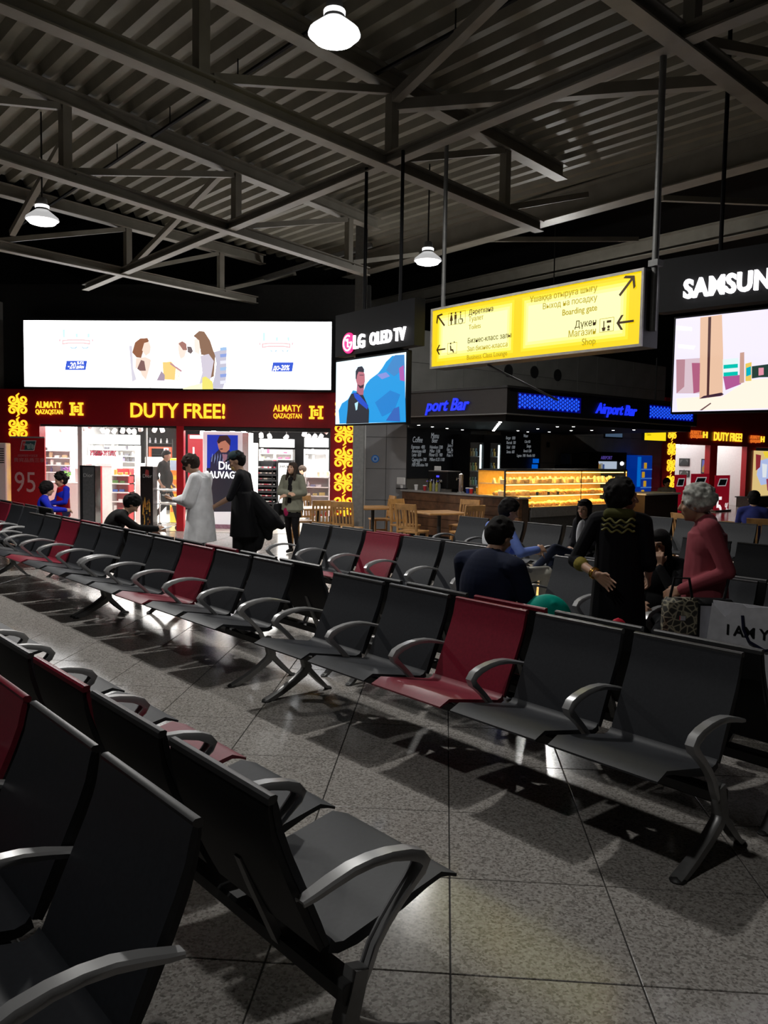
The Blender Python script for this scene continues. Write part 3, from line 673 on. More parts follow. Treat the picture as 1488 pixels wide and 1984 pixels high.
bp([(1085, 500), (1120, 420), (1150, 430), (1165, 520), (1110, 520)], 2, (.25, .13, .12), 1, O3)
bp([(1010, 290), (1035, 290), (1045, 500), (1075, 600), (1040, 620), (1020, 400)], 1, (.75, .72, .82), 1, O3)
bp([(1320, 440), (1400, 435), (1480, 520), (1480, 610), (1330, 600)], 1, (1, .72, .25), 1, O3)
bp([(1265, 610), (1310, 520), (1340, 560), (1340, 615)], 2, (.45, .35, .45), 1, O3)
bp([(60, 215), (90, 205), (125, 225), (130, 270), (110, 330), (80, 345), (65, 300)], 1, (1, .82, .72), 1.05)
bp([(65, 225), (95, 205), (125, 225), (132, 275), (100, 275), (80, 245)], 2, (.42, .2, .17), 1)
bp([(132, 245), (165, 250), (178, 285), (160, 305), (135, 290)], 2, (.2, .15, .15), 1)
bp([(60, 350), (160, 300), (190, 430), (170, 560), (30, 560), (40, 430)], 1, (1, .93, .9), 1.25)
bp([(0, 370), (90, 435), (85, 445), (0, 385)], 3, (.6, .3, .35), 1)
bp([(180, 165), (225, 125), (265, 130), (310, 200), (350, 320), (340, 480), (300, 500), (330, 400), (290, 320), (240, 310), (225, 200)], 2, (.30, .17, .11), 1)
bp([(185, 190), (225, 180), (235, 250), (225, 310), (190, 290)], 1, (1, .84, .75), 1.1)
bp([(235, 320), (300, 305), (340, 360), (320, 470), (300, 560), (220, 560), (250, 450)], 3, (.72, .66, .76), 1)
bp([(340, 290), (440, 260), (435, 500), (410, 575), (320, 575), (345, 480), (360, 380)], 1, (.62, .6, .72), 1)
for k in range(6): bp([(388, 255 + k * 52), (440, 250 + k * 52), (437, 275 + k * 52), (390, 280 + k * 52)], 2, ((.4, .6, .9), (.3, .4, .8), (.9, .9, 1))[k % 3], 1)
bp([(250, 490), (275, 480), (330, 520), (335, 580), (250, 580)], 4, (.95, .85, .2), 1)
bp([(100, 570), (250, 530), (250, 580), (100, 580)], 3, (1, .98, .6), 1.2)
for ox, oy in ((0, 0), (387.5, 6.5)):
    def q(pts): return [(x / 4.8 + ox + 40, y / 4.8 + oy + 610) for x, y in pts]
    O1 = (0, 0, 1)
    bp(q([(385, 235), (450, 228), (580, 228), (648, 235), (648, 278), (580, 268), (450, 268), (385, 278)]), 1, (.98, .6, .62), 1, O1)
    bp(q([(395, 244), (450, 238), (580, 238), (640, 244), (640, 266), (580, 258), (450, 258), (395, 266)]), 2, (1, .9, .9), 1.3, O1)
    bp(q([(358, 228), (372, 226), (370, 250), (360, 250)]), 1, (.95, .6, .65), 1, O1); bp(q([(662, 228), (676, 226), (674, 250), (664, 250)]), 1, (.95, .6, .65), 1, O1)
    for x in (392, 512, 620): bp(q([(x, 135 if x < 400 else 175), (x + 22, 135 if x < 400 else 175), (x + 20, 212), (x + 2, 212)]), 1, (.6, .92, .85), 1.2, O1)
    for x in (455, 562): bp(q([(x, 295), (x + 12, 295), (x + 25, 306), (x + 50, 306), (x + 62, 295), (x + 75, 295), (x + 60, 314), (x + 18, 314)]), 1, (.45, .7, .9), 1, O1)
for px, tx in ((127, '-20'), (527, 'до-20%')):
    Z_ = 709 if px < 200 else 712
    bp([(px + 2, Z_ - 10), (px + 42, Z_ - 10), (px + 39, Z_ + 8), (px - 1, Z_ + 8)], 1, (.05, .12, .72), 1, (0, 0, 1))
    p = at(px + (4 if px < 200 else 2), Z_ + 5, Y=YS - .15)
    lettering(bb, tx, .19 if px < 200 else .155, p.x + 5.85, -.009, p.z, M['whitelit'], 'LEFT', .001, .001, .70, .25)
p = at(150, 706, Y=YS - .15); lettering(bb, '%-ҒА', .085, p.x + 5.84, -.009, p.z, M['whitelit'], 'LEFT', .001, .001, .8, .2); lettering(bb, 'ДЕЙІН', .07, p.x + 5.82, -.009, p.z - .085, M['whitelit'], 'LEFT', .001, .001, .75, .2)
# ---- fittings in the shop
def cab(name, label, catg, Y, group=None): return thing(name, label, catg, (0, Y, 0), 0, group)
def shelf_unit(label, px0, px1, pys, Y, hdr=None, back='white', d=.38, frame_m='white', bottom=None):
    t = cab('shelf_unit', label, 'shelves', Y)
    x0, x1 = X(px0, Y), X(px1, Y); top = at(px0, pys[0] - 8, Y=Y).z
    MB().box(x0, x1, d - .02, d, 0, top).build('back_panel', M[back] if isinstance(back, str) else back, t)
    for x in (x0, x1): MB().box(x - .015, x + .015, 0, d, 0, top).build('side_panel', M[frame_m], t)
    zs = []
    for py in pys:
        z = at(px0, py, Y=Y).z; zs.append(z)
        MB().box(x0, x1, 0, d, z - .02, z).build('shelf', M[frame_m], t)
    if hdr:
        zt, zb = at(px0, hdr[0], Y=Y).z, at(px0, hdr[1], Y=Y).z
        MB().box(x0, x1, -.02, d, zb, zt).build('lit_header', lit('header_light', (1, 1, .97), 1.8), t)
    return x0, x1, Y, zs, d
box_m = {}
def product(kind, c):
    k = (kind, c)
    if k not in box_m:
        mb = MB()
        if kind == 'carton': mb.rbox(-.035, .035, -.025, .025, 0, .13, .004); n = 'gift_carton'
        elif kind == 'flat': mb.rbox(-.06, .06, -.03, .03, 0, .06, .004); n = 'gift_carton'
        elif kind == 'bottle': mb.lathe([(.03, 0), (.033, .01), (.033, .085), (.012, .105), (.012, .115), (.018, .117), (.018, .15), (.001, .152)], 10); n = 'perfume_bottle'
        box_m[k] = mb.mesh(n, colr(c, .35), kind == 'bottle')
    return box_m[k]
def fill(unit, label, group, kinds, cols, rows=None, step=.1, jit=.3, catg='product', zoff=0):
    x0, x1, Y, zs, d = unit
    for ri, z in enumerate(zs):
        if rows is not None and ri not in rows: continue
        x = x0 + .06
        while x < x1 - .05:
            k = random.choice(kinds); c = random.choice(cols[ri % len(cols)] if isinstance(cols[0], list) else cols)
            if random.random() > .08:
                me = product(k, c); o = link(me.name, me, None, (x, Y + .07 + random.random() * .05, z + zoff)); s_ = .8 + random.random() * .35; o.scale = (s_, 1, s_)
                tag(o, label, catg, group)
            x += step * (1 + random.random() * jit) + (.04 if k == 'flat' else 0)
PAL = [(.7, .68, .65), (.03, .03, .035), (.55, .42, .25), (.75, .6, .55), (.1, .12, .3), (.8, .78, .74), (.35, .33, .32)]
u = shelf_unit('white perfume shelves behind the first window of the shop, beside the red banner', 78, 136, [872, 886, 900, 914], YS + 1.62, (837, 854))
fill(u, 'small perfume package on the white shelves beside the red banner', 'packages on the first window shelves', ['carton', 'flat', 'bottle'], PAL, step=.13)
u = shelf_unit('wide white perfume shelves under the long lit header in the second window', 171, 262, [870, 882, 893, 903], YS + 4.35, (841, 860))
fill(u, 'small perfume package on the wide shelves of the second window', 'packages on the second window shelves', ['carton', 'flat', 'bottle'], [(.1, .1, .12), (.3, .28, .27), (.7, .68, .65), (.2, .18, .3), (.55, .5, .45)], step=.12)
u = shelf_unit('black wall shelf with small bottles near the middle post', 284, 334, [858, 880], YS + 5.9, None, 'black', frame_m='darkmetal')
fill(u, 'clear little bottle on the black shelf near the middle post', 'bottles on the black shelf', ['bottle'], [(.7, .7, .72), (.5, .5, .55)], rows=[0], step=.16)
t = cab('sale_niche', 'glowing orange niche with a red price card on the black wall', 'niche', YS + 5.4)
a = at(288, 887, Y=YS + 5.4); b = at(331, 866, Y=YS + 5.4)
MB().box(a.x, b.x, 0, .1, b.z - .05, b.z).box(a.x, a.x + .05, 0, .1, a.z, b.z - .05).box(b.x - .05, b.x, 0, .1, a.z, b.z - .05).build('frame', lit('orange_glow', (1, .12, .02), 1), t)
a = at(318, 883, Y=YS + 5.4); b = at(327, 868, Y=YS + 5.4); MB().box(a.x, b.x, -.03, -.02, a.z, b.z).build('price_card', M['white'], t); MB().box(a.x + .03, b.x - .03, -.033, -.03, a.z + .04, b.z - .03).build('red_print', M['redlit'], t)
t = cab('display_wall', 'white low partition behind the walking man in black', 'partition', YS + 4.6); a = at(281, 920, Y=YS + 4.6); b = at(320, 886, Y=YS + 4.6)
MB().rbox(a.x, b.x, 0, .1, 0, b.z, .01).build('panel', M['white'], t)
# white counter with flowers
Yc = YS + .9
t = cab('white_counter', 'white counter with flowers behind the child in a red vest', 'counter', Yc); a = at(88, 1000, Y=Yc); b = at(157, 935, Y=Yc)
MB().rbox(a.x, b.x, 0, .6, 0, b.z - .03, .01).build('body', M['white'], t); MB().rbox(a.x - .02, b.x + .02, -.02, .62, b.z - .03, b.z, .008).build('counter_top', colr((.85, .85, .85), .2), t)
MB().box(X(141, Yc), X(156, Yc), .1, .5, b.z, at(150, 908, Y=Yc).z).build('monitor_box', M['white'], t); MB().box(X(156, Yc), X(160, Yc), .1, .5, b.z, at(150, 900, Y=Yc).z).build('red_side', M['redlit'], t)
zc = b.z
t = thing('flower_pot', 'potted purple and green flowers on the white counter', 'flowers', (X(118, Yc), Yc + .25, zc))
MB().lathe([(.06, 0), (.085, .1), (.09, .11), (.08, .11), (.07, .08)], 12).build('pot', M['white'], t, True)
fm = {}
for nm, c, n_ in (('leaf', (.12, .4, .04), 26), ('petal', (.3, .06, .4), 22)):
    me = MB().ell((0, 0, 0), (.02, .012, .05) if nm == 'leaf' else (.02, .02, .018), None, 6, 4).mesh(nm, colr(c), True)
    for k in range(n_):
        a_ = random.random() * 2 * PI; r_ = random.random() * (.16 if nm == 'leaf' else .13)
        o = link(nm, me, t, (math.cos(a_) * r_, math.sin(a_) * r_ * .6, (.14 if nm == 'leaf' else .24) + random.random() * .1)); o.rotation_euler = (random.random(), random.random(), a_)
# cream counter with mirrored lettering
Yd = YS + 3.2
t = cab('cash_counter', 'cream counter with red mirrored numerals on top of it', 'counter', Yd); a = at(162, 912, Y=Yd); b = at(226, 884, Y=Yd)
MB().rbox(a.x, b.x, 0, .4, 0, b.z, .01).build('body', colr((.8, .76, .62), .4), t)
for k in range(1, 3): MB().box(a.x + (b.x - a.x) * k / 3 - .006, a.x + (b.x - a.x) * k / 3 + .006, -.004, 0, .1, b.z - .03).build('panel_gap', M['steel_grey'], t)
p = at(225, 884, Y=YS + .06); q_ = shop.matrix_basis.inverted() @ p
lettering(shop, '20%30%40%50%', .17, q_.x, -.006 + .07, q_.z, lit('red_decal', (.8, .02, .08), .7), 'LEFT', .004, .001, .52, mirror=True, name='window_decal')
# red gondola
Yg = YS + 1.5
t = cab('gift_shelf', 'red and white gift shelf in the second window', 'shelves', Yg)
x0, x1, x2, x3 = X(184, Yg), X(198, Yg), X(217, Yg), X(250, Yg); zt = at(200, 903, Y=Yg).z
MB().box(x0, x1, .0, .3, 0, zt).build('red_end', M['redlit'], t); MB().box(x1, x2, -.02, .3, 0, zt).build('white_end', colr((.9, .9, .9), .3), t)
MB().box(x2, x3, .27, .3, 0, zt - .06).build('back_panel', M['redlit'], t); MB().box(x3 - .03, x3, 0, .3, 0, zt - .06).build('red_side', M['redlit'], t)
MB().box(x0, x2, -.03, .32, zt, zt + .06).build('white_cap', M['white'], t)
zs = []
for py in (920, 936, 953, 971, 989):
    z = at(230, py, Y=Yg).z; zs.append(z); MB().box(x2, x3, -.03, .27, z - .03, z).build('shelf', M['white'], t)
fill((x2, x3, Yg - .05, zs, .3), 'small gift on the red and white shelf in the second window', 'gifts on the red and white shelf', ['carton', 'flat'], [[(.65, .33, .05)], [(.7, .66, .6), (.1, .3, .05)], [(.03, .12, .5)], [(.85, .85, .85)], [(.85, .85, .85), (.6, .02, .03)]], step=.11)
fill((x0 + .02, x1 + .0, Yg - .1, [zs[0] - .05], .3), 'small bronze gift box at the end of the red shelf', 'gifts at the shelf end', ['carton'], [(.4, .25, .1)], step=.12)
u = shelf_unit('white side shelves with yellow bottles behind the red gift shelf', 250, 262, [918, 935, 950, 965, 978], YS + 2.6)
fill(u, 'yellow package on the narrow shelves beside the red gift shelf', 'packages on the narrow shelves', ['carton', 'bottle'], [(.7, .55, .05), (.05, .05, .05), (.2, .5, .05), (.8, .8, .8)], step=.1)
t = cab('white_cabinet', 'tall white cabinet between the gift shelf and the black totem', 'cabinet', YS + 1.9); a = at(262, 980, Y=YS + 1.9); b = at(273, 898, Y=YS + 1.9)
MB().rbox(a.x, b.x + .25, 0, .5, 0, b.z, .01).build('body', M['white'], t)
# black totems
for (p0, p1, pt, pb, lb) in ((155, 184, 902, 1016, 'black glossy display totem with a pale brand word, nearer the child in a red vest'), (272, 296, 904, 1024, 'black totem with a burning gold picture beside the walking man')):
    Yt = YS - 1.0 if p0 < 200 else YS - .35
    t = cab('display_totem', lb, 'totem', Yt); a = at(p0, pb, Y=Yt); b = at(p1, pt, Y=Yt)
    MB().rbox(a.x, b.x, 0, .28, 0, b.z, .006).build('body', mat('gloss_black', (.015, .015, .017), .15, var=0), t)
    xm = a.x + .07 if p0 < 200 else a.x + .03
    MB().box(xm, b.x - .02, -.006, 0, .1, b.z - .03).build('picture_panel', mat('smoky_print', (.09, .09, .095) if p0 < 200 else (.02, .015, .015), .2), t)
    lettering(t, 'Dior', .11, (a.x + b.x) / 2 + .02, -.012, b.z - .24, colr((.35, .35, .35)), 'CENTER', 0, .001)
    if p0 > 200:
        for k in range(26):
            x = xm + .03 + random.random() * (b.x - xm - .09); z = .1 + random.random() * .55; hh = .06 + random.random() * .16
            MB().poly([(x - .012, z), (x + .012, z), (x + .004, z + hh)], -.009 - .0002 * k, -.007).build('gold_flame_print', colr(random.choice([(.5, .22, .03), (.7, .4, .06), (.3, .1, .02)]), .4), t)
        MB().poly([(xm + .07, 1.22), (xm + .17, 1.2), (xm + .16, 1.34), (xm + .1, 1.36)], -.009, -.007).build('red_flower_print', colr((.3, .03, .03)), t)
# big portrait light box
Yp = YS + .9
t = cab('portrait_box', 'tall light box with a man in a hat on deep blue', 'poster', Yp)
x0, x1 = X(393, Yp), X(470, Yp); z1 = at(430, 836, Y=Yp).z
MB().rbox(x0, x1, 0, .5, .0, z1, .008).build('case', mat('box_white', (.75, .76, .8), .4, emit=(.9, .93, 1), es=.35, var=0), t)
MB().box(x1, x1 + .14, .0, .45, .1, z1 - .02).build('glass_side', colr((.85, .84, .86), .15, 0), t); MB().box(x0, x1 + .14, .0, .5, 0, .1).build('pink_plinth', colr((.35, .08, .13), .3), t)
def pp(pts, lay, col, es=.8):
    P = []
    for x, y in pts:
        p = at(340 + x / 4.96, 810 + y / 4.96, Y=Yp); P.append((p.x, p.z))
    MB().poly(P, -.003 * lay - .003, -.003 * lay).build('portrait_print', colr(col, .5, es), t)
pp([(305, 160), (600, 165), (598, 900), (300, 900)], 0, (.0, .03, .42), 1)
pp([(300, 480), (600, 470), (600, 900), (300, 900)], 1, (.01, .012, .03), .6)
pp([(340, 380), (420, 300), (520, 310), (570, 400), (590, 520), (330, 540)], 2, (.015, .02, .07), .6)
pp([(400, 220), (420, 205), (500, 205), (525, 240), (520, 300), (490, 330), (440, 330), (415, 290)], 3, (.6, .22, .14), .8)
pp([(400, 225), (425, 170), (500, 165), (532, 210), (528, 270), (512, 250), (480, 215), (440, 228), (415, 245)], 4, (.05, .02, .025), .6)
pp([(408, 232), (430, 228), (428, 242), (408, 244)], 4, (.07, .02, .02), .5); pp([(425, 295), (455, 290), (455, 303), (430, 305)], 4, (.12, .03, .03), .5)
pp([(450, 345), (500, 350), (490, 420), (465, 440)], 4, (.4, .18, .25), .7)
for k in range(10):
    x = 345 + k * 26; pp([(x, 420 + (k % 3) * 20), (x + 5, 420), (x + 14, 350 + (k * 37) % 50), (x + 11, 340)], 3, (.35, .45, .75), .8)
pt_ = at(340 + 412 / 4.96, 810 + 492 / 4.96, Y=Yp)
lettering(t, 'Dior', .26, pt_.x, -.016, pt_.z, M['whitelit'], 'LEFT', .002, .001, .85)
lettering(t, 'SAUVAGE', .22, pt_.x - .3, -.016, pt_.z - .2, M['whitelit'], 'LEFT', .003, .001, .82)
# red advert behind the middle post, yellow display
t = cab('cosmetics_poster', 'red cosmetics panel just right of the middle post', 'poster', YS + 1.6); a = at(364, 935, Y=YS + 1.6); b = at(393, 842, Y=YS + 1.6)
MB().box(a.x, b.x, 0, .05, .2, b.z).build('panel', lit('red_advert', (.75, .01, .03), .9), t); MB().box(a.x + .05, b.x, -.01, 0, b.z - .1, b.z - .02).build('white_print', M['white'], t)
MB().box(a.x + .12, a.x + .16, -.01, 0, b.z - .5, b.z - .3).box(a.x + .1, a.x + .2, -.01, 0, b.z - .58, b.z - .55).build('white_print', M['white'], t)
t = cab('yellow_display', 'yellow and orange display stand behind the walking man', 'display', YS + 1.7); a = at(329, 1000, Y=YS + 1.7); b = at(343, 888, Y=YS + 1.7)
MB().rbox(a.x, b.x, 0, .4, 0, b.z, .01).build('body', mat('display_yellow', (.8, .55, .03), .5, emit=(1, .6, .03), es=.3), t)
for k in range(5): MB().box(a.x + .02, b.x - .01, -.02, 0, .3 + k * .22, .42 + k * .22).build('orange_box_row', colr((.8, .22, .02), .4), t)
MB().box(a.x + .01, b.x - .01, -.012, 0, b.z - .35, b.z - .05).build('blue_card', colr((.35, .45, .6), .4), t)
# right hand half
u = shelf_unit('white wall shelves under lit headers at the back of the open half', 503, 566, [878, 889, 900], YS + 5.6, (850, 866), 'white', frame_m='white')
fill(u, 'pale package on the back wall shelves above the makeup stand', 'packages on the back wall shelves', ['carton', 'flat'], [(.7, .7, .7), (.3, .3, .33), (.6, .1, .2), (.75, .7, .3)], step=.14)
u = shelf_unit('white shelves under a lit header beside the right red post, upper part', 590, 633, [878, 890], YS + 4.8, (848, 866), 'white')
fill(u, 'pale carton high on the shelves beside the right red post', 'cartons high beside the right post', ['carton', 'flat'], [(.8, .8, .78), (.6, .6, .6)], step=.15)
u = shelf_unit('bright low shelves of coloured packets beside the right red post', 592, 639, [924, 943, 960, 982, 1000], YS + 1.3, None, 'white')
fill(u, 'bright packet on the low shelves behind the woman in the coat', 'packets on the low shelves', ['carton', 'flat', 'bottle'], [[(.8, .3, .03), (.7, .7, .5), (.8, .8, .8)], [(.4, .45, .7), (.75, .75, .8)], [(.8, .78, .6), (.75, .7, .3)], [(.8, .8, .8), (.02, .02, .02)], [(.7, .05, .03), (.8, .8, .8)]], step=.1)
u = shelf_unit('white shelf column with red and orange boxes beside the portrait light box', 475, 492, [866, 880, 898, 918, 935, 950, 966], YS + 1.9, None, 'white')
fill(u, 'small coloured box beside the portrait light box', 'boxes beside the portrait light box', ['carton', 'flat'], [[(.05, .1, .4), (.1, .02, .03)], [(.3, .3, .33)], [(.5, .3, .35)], [(.6, .3, .4)], [(.85, .35, .02)], [(.1, .1, .1)], [(.5, .05, .05)]], step=.1)
Ym = YS + 3.0
t = cab('makeup_stand', 'black makeup stand of slanting trays in the open half', 'shelves', Ym); x0, x1 = X(497, Ym), X(537, Ym)
MB().box(x0, x1, .35, .38, 0, at(500, 893, Y=Ym).z).build('back_panel', M['black'], t)
for x in (x0, x1 - .12, x1): MB().box(x - .015, x + .015, 0, .38, 0, at(500, 893, Y=Ym).z).build('upright', M['black'], t)
for k in range(8):
    z = at(500, 985 - k * 11, Y=Ym).z
    MB().add([(x0, -.06, z), (x1, -.06, z), (x1, .3, z + .05), (x0, .3, z + .05), (x0, -.06, z - .03), (x1, -.06, z - .03), (x1, .3, z + .02), (x0, .3, z + .02)], [(0, 1, 2, 3), (4, 7, 6, 5), (0, 4, 5, 1), (1, 5, 6, 2), (2, 6, 7, 3), (3, 7, 4, 0)]).build('tray', M['black'], t)
    for j in range(9):
        xx = x0 + .06 + j * (x1 - x0 - .15) / 8
        me = product('flat', random.choice([(.7, .68, .66), (.75, .75, .75), (.5, .05, .08), (.6, .2, .25)] if k < 5 else [(.45, .03, .06), (.7, .6, .55), (.1, .1, .1)]))
        o = link('makeup_packet', me, None, (xx, Ym + .08, z + .022)); o.scale = (.45, .8, .5); tag(o, 'tiny makeup packet on the slanting black trays', 'cosmetic', 'makeup packets on the slanting trays')
MB().box(x0, x1, -.05, .38, 0, at(500, 985, Y=Ym).z - .03).build('plinth', M['black'], t)
t = cab('makeup_column', 'white lit makeup column with a black word, left of the woman in the coat', 'display', Ym - .2); a = at(539, 985, Y=Ym - .2); b = at(563, 897, Y=Ym - .2)
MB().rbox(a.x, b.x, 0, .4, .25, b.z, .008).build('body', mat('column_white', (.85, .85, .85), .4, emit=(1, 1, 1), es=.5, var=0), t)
MB().box(a.x - .02, b.x + .02, -.02, .42, 0, .25).build('plinth', M['black'], t); MB().box(a.x - .02, b.x + .02, -.01, .42, b.z, b.z + .07).build('cap', M['black'], t)
lettering(t, 'SHARON', .1, a.x + .02, -.01, b.z - .12, M['black'], 'LEFT', .003, .001, .6)
for k in range(7): MB().ell((a.x + .06 + (k % 3) * .08, -.006, .55 + k * .12), (.02, .004, .02), None, 8, 5).build('pink_print', colr((.7, .3, .4)), t)
# ceiling spotlights
sp = MB().lathe([(.02, .06), (.05, .04), (.055, -.06), (.045, -.062)], 12); SPm = sp.mesh('can', M['white'], True)
spl = MB().lathe([(.043, -.058), (.03, -.064), (.001, -.066)], 12).mesh('lens', M['lens'])
for k, (px, py, dy) in enumerate([(118, 831, .8), (130, 831, 1.5), (142, 832, .8), (162, 829, .6), (176, 827, .35), (199, 834, 1.2), (208, 836, 1.2), (222, 835, .9), (238, 834, 1.2), (250, 835, 1.2), (260, 836, 1.5), (272, 830, .6), (300, 832, 1), (314, 832, 1.2), (392, 837, .9), (414, 836, .9), (450, 836, .9), (472, 837, 1.0), (506, 843, 2), (522, 845, 2), (555, 847, 2), (590, 840, 1), (598, 846, 1.2), (610, 846, 1.2), (622, 846, 1.2), (633, 835, .25)]):
    Yk = YS + .4 + dy; p = at(px, py, Y=Yk); p.z = min(p.z, 2.58)
    t = thing('spotlight', 'small white track spotlight under the shop ceiling', 'spotlight', p, random.random() * 6, 'track spotlights under the shop ceiling')
    c_ = link('can', SPm, t); l_ = link('lens', spl, c_); c_.rotation_euler = (random.choice((-.7, -.5, .5)), .3, 0)
    MB().tube([(0, 0, .05), (0, 0, 2.66 - p.z)], .01, 5).build('stem', M['darkmetal'], t)
for dy in (1.0, 2.4):
    o = MB().box(-9.3, -6.2, 0, .04, 0, .04).box(-5.4, -2.3, 0, .04, 0, .04).build('light_track', M['white']); o.location = (0, YS + dy, 2.61); tag(o, 'white lighting track on the shop ceiling, %s one' % ('front' if dy < 2 else 'rear'), 'track')
# banner and air conditioner by the left edge
Yb = YS - .6
bn = thing('roll_up_banner', 'tall red roll-up banner with the number 95 at the left edge', 'banner', (0, Yb, 0)); a = at(22, 975, Y=Yb); b = at(86, 848, Y=Yb)
MB().box(a.x, b.x, 0, .012, .06, b.z).build('cloth', mat('banner_red', (.42, .008, .014), .4), bn); MB().rbox(a.x - .02, b.x + .02, -.05, .08, 0, .07, .01).build('base', M['alu_d'], bn); MB().box(a.x, b.x, -.008, .018, b.z - .01, b.z + .02).build('top_rail', M['alu'], bn)
def bz(x, y): p = at(x / 11.67, 830 + y / 11.67, Y=Yb); return p.x, p.z
P = [bz(500, 270), bz(825, 270), bz(775, 505), bz(450, 505)]
MB().poly(P, -.003, -.001).build('emblem_edge', colr((.5, .4, .4)), bn)
MB().poly([bz(515, 290), bz(805, 290), bz(760, 488), bz(470, 488)], -.006, -.004).build('emblem', colr((.02, .07, .08)), bn)
MB().poly([bz(515, 290), bz(585, 290), bz(550, 488), bz(470, 488)], -.008, -.006).build('emblem_red', colr((.5, .03, .04)), bn)
x, z = bz(530, 385); lettering(bn, 'UnionPay', .07, x, -.01, z, colr((.4, .42, .42)), 'LEFT', .001, .001, .85); x, z = bz(610, 455); lettering(bn, '银联', .09, x, -.01, z, colr((.35, .45, .42)), 'LEFT', .001, .001)
x, z = bz(400, 635); lettering(bn, '出国刷银联卡享优惠', .06, x, -.004, z, colr((.42, .12, .14)), 'LEFT', 0, .001, .82); x, z = bz(310, 750); lettering(bn, '贵宾品质三享', .1, x, -.004, z, colr((.42, .14, .15)), 'LEFT', .0005, .001, 1.15)
x, z = bz(320, 1430); lettering(bn, '95', .62, x, -.004, z, colr((.62, .33, .33)), 'LEFT', .0, .001, .82)
ac = thing('air_conditioner', 'tall pale air conditioner with louvres cut by the left edge', 'air conditioner', (-9.6, YS - .25, 0)); zt = at(5, 858, Y=YS - .25).z
xr = X(11, YS - .25) + 9.6
MB().rbox(xr - .6, xr, 0, .22, 0, zt, .02).build('cabinet', M['white'], ac)
for k in range(7): MB().box(xr - .55, xr - .04, -.012, .0, zt - .14 - k * .05, zt - .12 - k * .05).build('louvre', M['darkmetal'], ac)
for k in range(9): MB().box(xr - .55, xr - .04, -.008, .0, .2 + k * .05, .212 + k * .05).build('louvre', M['darkmetal'], ac)
# luggage trolley beside the totem
Yt = YS + .2
t = thing('luggage_trolley', 'chrome luggage trolley pushed by the walking man in black', 'trolley', (X(318, Yt), Yt, 0))
for z_ in (at(320, 949, Y=Yt).z, at(320, 976, Y=Yt).z): MB().tube([(-.28, 0, z_), (.3, 0, z_ - .01)], .018, 8).tube([(-.28, .5, z_), (.3, .5, z_ - .01)], .018, 8).build('rail', M['chrome'], t, True)
for x_ in (-.28, .3):
    MB().tube([(x_, 0, .1), (x_, 0, 1.05 if x_ < 0 else .8)], .016, 8).tube([(x_, .5, .1), (x_, .5, .8)], .016, 8).build('upright', M['chrome'], t, True)
    for y_ in (0, .5): MB().lathe([(.05, -.015), (.06, -.01), (.06, .01), (.05, .015)], 12, (x_, y_, .06), 'y').build('wheel', M['black'], t)
MB().tube([(-.28, 0, .12), (.3, 0, .12), (.3, .5, .12), (-.28, .5, .12), (-.28, 0, .12)], .014, 6).build('base_frame', M['chrome'], t)
# ================================================================== GREY WALLS BESIDE AND BEHIND THE BAR
def panels(name, fr_o, rot, x0, x1, z0, z1, nx, nz, m_, d=.25, label=None):
    """wall clad in separate panels with recessed joints"""
    o = bpy.data.objects.new(name, MB().box(x0, x1, .012, d, z0, z1).mesh(name, M['joint'])); COL.objects.link(o)
    o.matrix_basis = Matrix.Translation(fr_o) @ Matrix.Rotation(rot, 4, 'Z'); struct(o, label)
    pw, ph = (x1 - x0) / nx, (z1 - z0) / nz
    me = MB().rbox(.004, pw - .004, 0, .02, .004, ph - .004, .003).mesh('wall_panel', M[m_])
    for i in range(nx):
        for j in range(nz): link('wall_panel', me, o, (x0 + i * pw, 0, z0 + j * ph))
    return o
panels('wall_pier', (0, 18.85, 0), 0, -1.83, -.9, 0, 3.6, 2, 5, 'tilewall')
WB = Frame(-.95, 20.0, 1, 1)
panels('wall_bar', WB.o, WB.rot, 0, 11.5, 0, 4.8, 12, 6, 'tilewall2')
s_ = thing('blue_notice', 'small round blue notice on the grey wall pier', 'sign', (0, 18.85, 0)); p = at(727, 889, Y=18.84)
MB().lathe([(.085, -.01), (.09, -.006), (.09, 0)], 20, (p.x, 0, p.z), 'y').build('disc', colr((.02, .2, .7)), s_)
MB().lathe([(.062, -.013), (.062, -.0102)], 16, (p.x, 0, p.z), 'y').build('pale_ring', colr((.3, .5, .8)), s_)
MB().box(p.x - .03, p.x + .03, -.015, -.0132, p.z - .035, p.z + .03).build('figure_print', colr((.02, .15, .6)), s_)
for k, (px, py, lb) in enumerate(((985, 718.5, 'first'), (1035, 721, 'middle'), (1080, 727, 'last'))):
    l, z = WB.lz(px, py); P = WB.o + WB.r * l
    t = thing('duct_opening', 'round dark duct opening on the upper wall, %s of three above the canopy' % lb, 'duct', (P.x, P.y, z), WB.rot)
    MB().lathe([(.13, -.01), (.17, -.02), (.17, .0), (.13, .0)], 24, (0, 0, 0), 'y').build('ring', M['darkmetal'], t); MB().lathe([(.13, -.004), (.13, -.002)], 24, (0, 0, 0), 'y').build('dark_hole', M['black'], t)
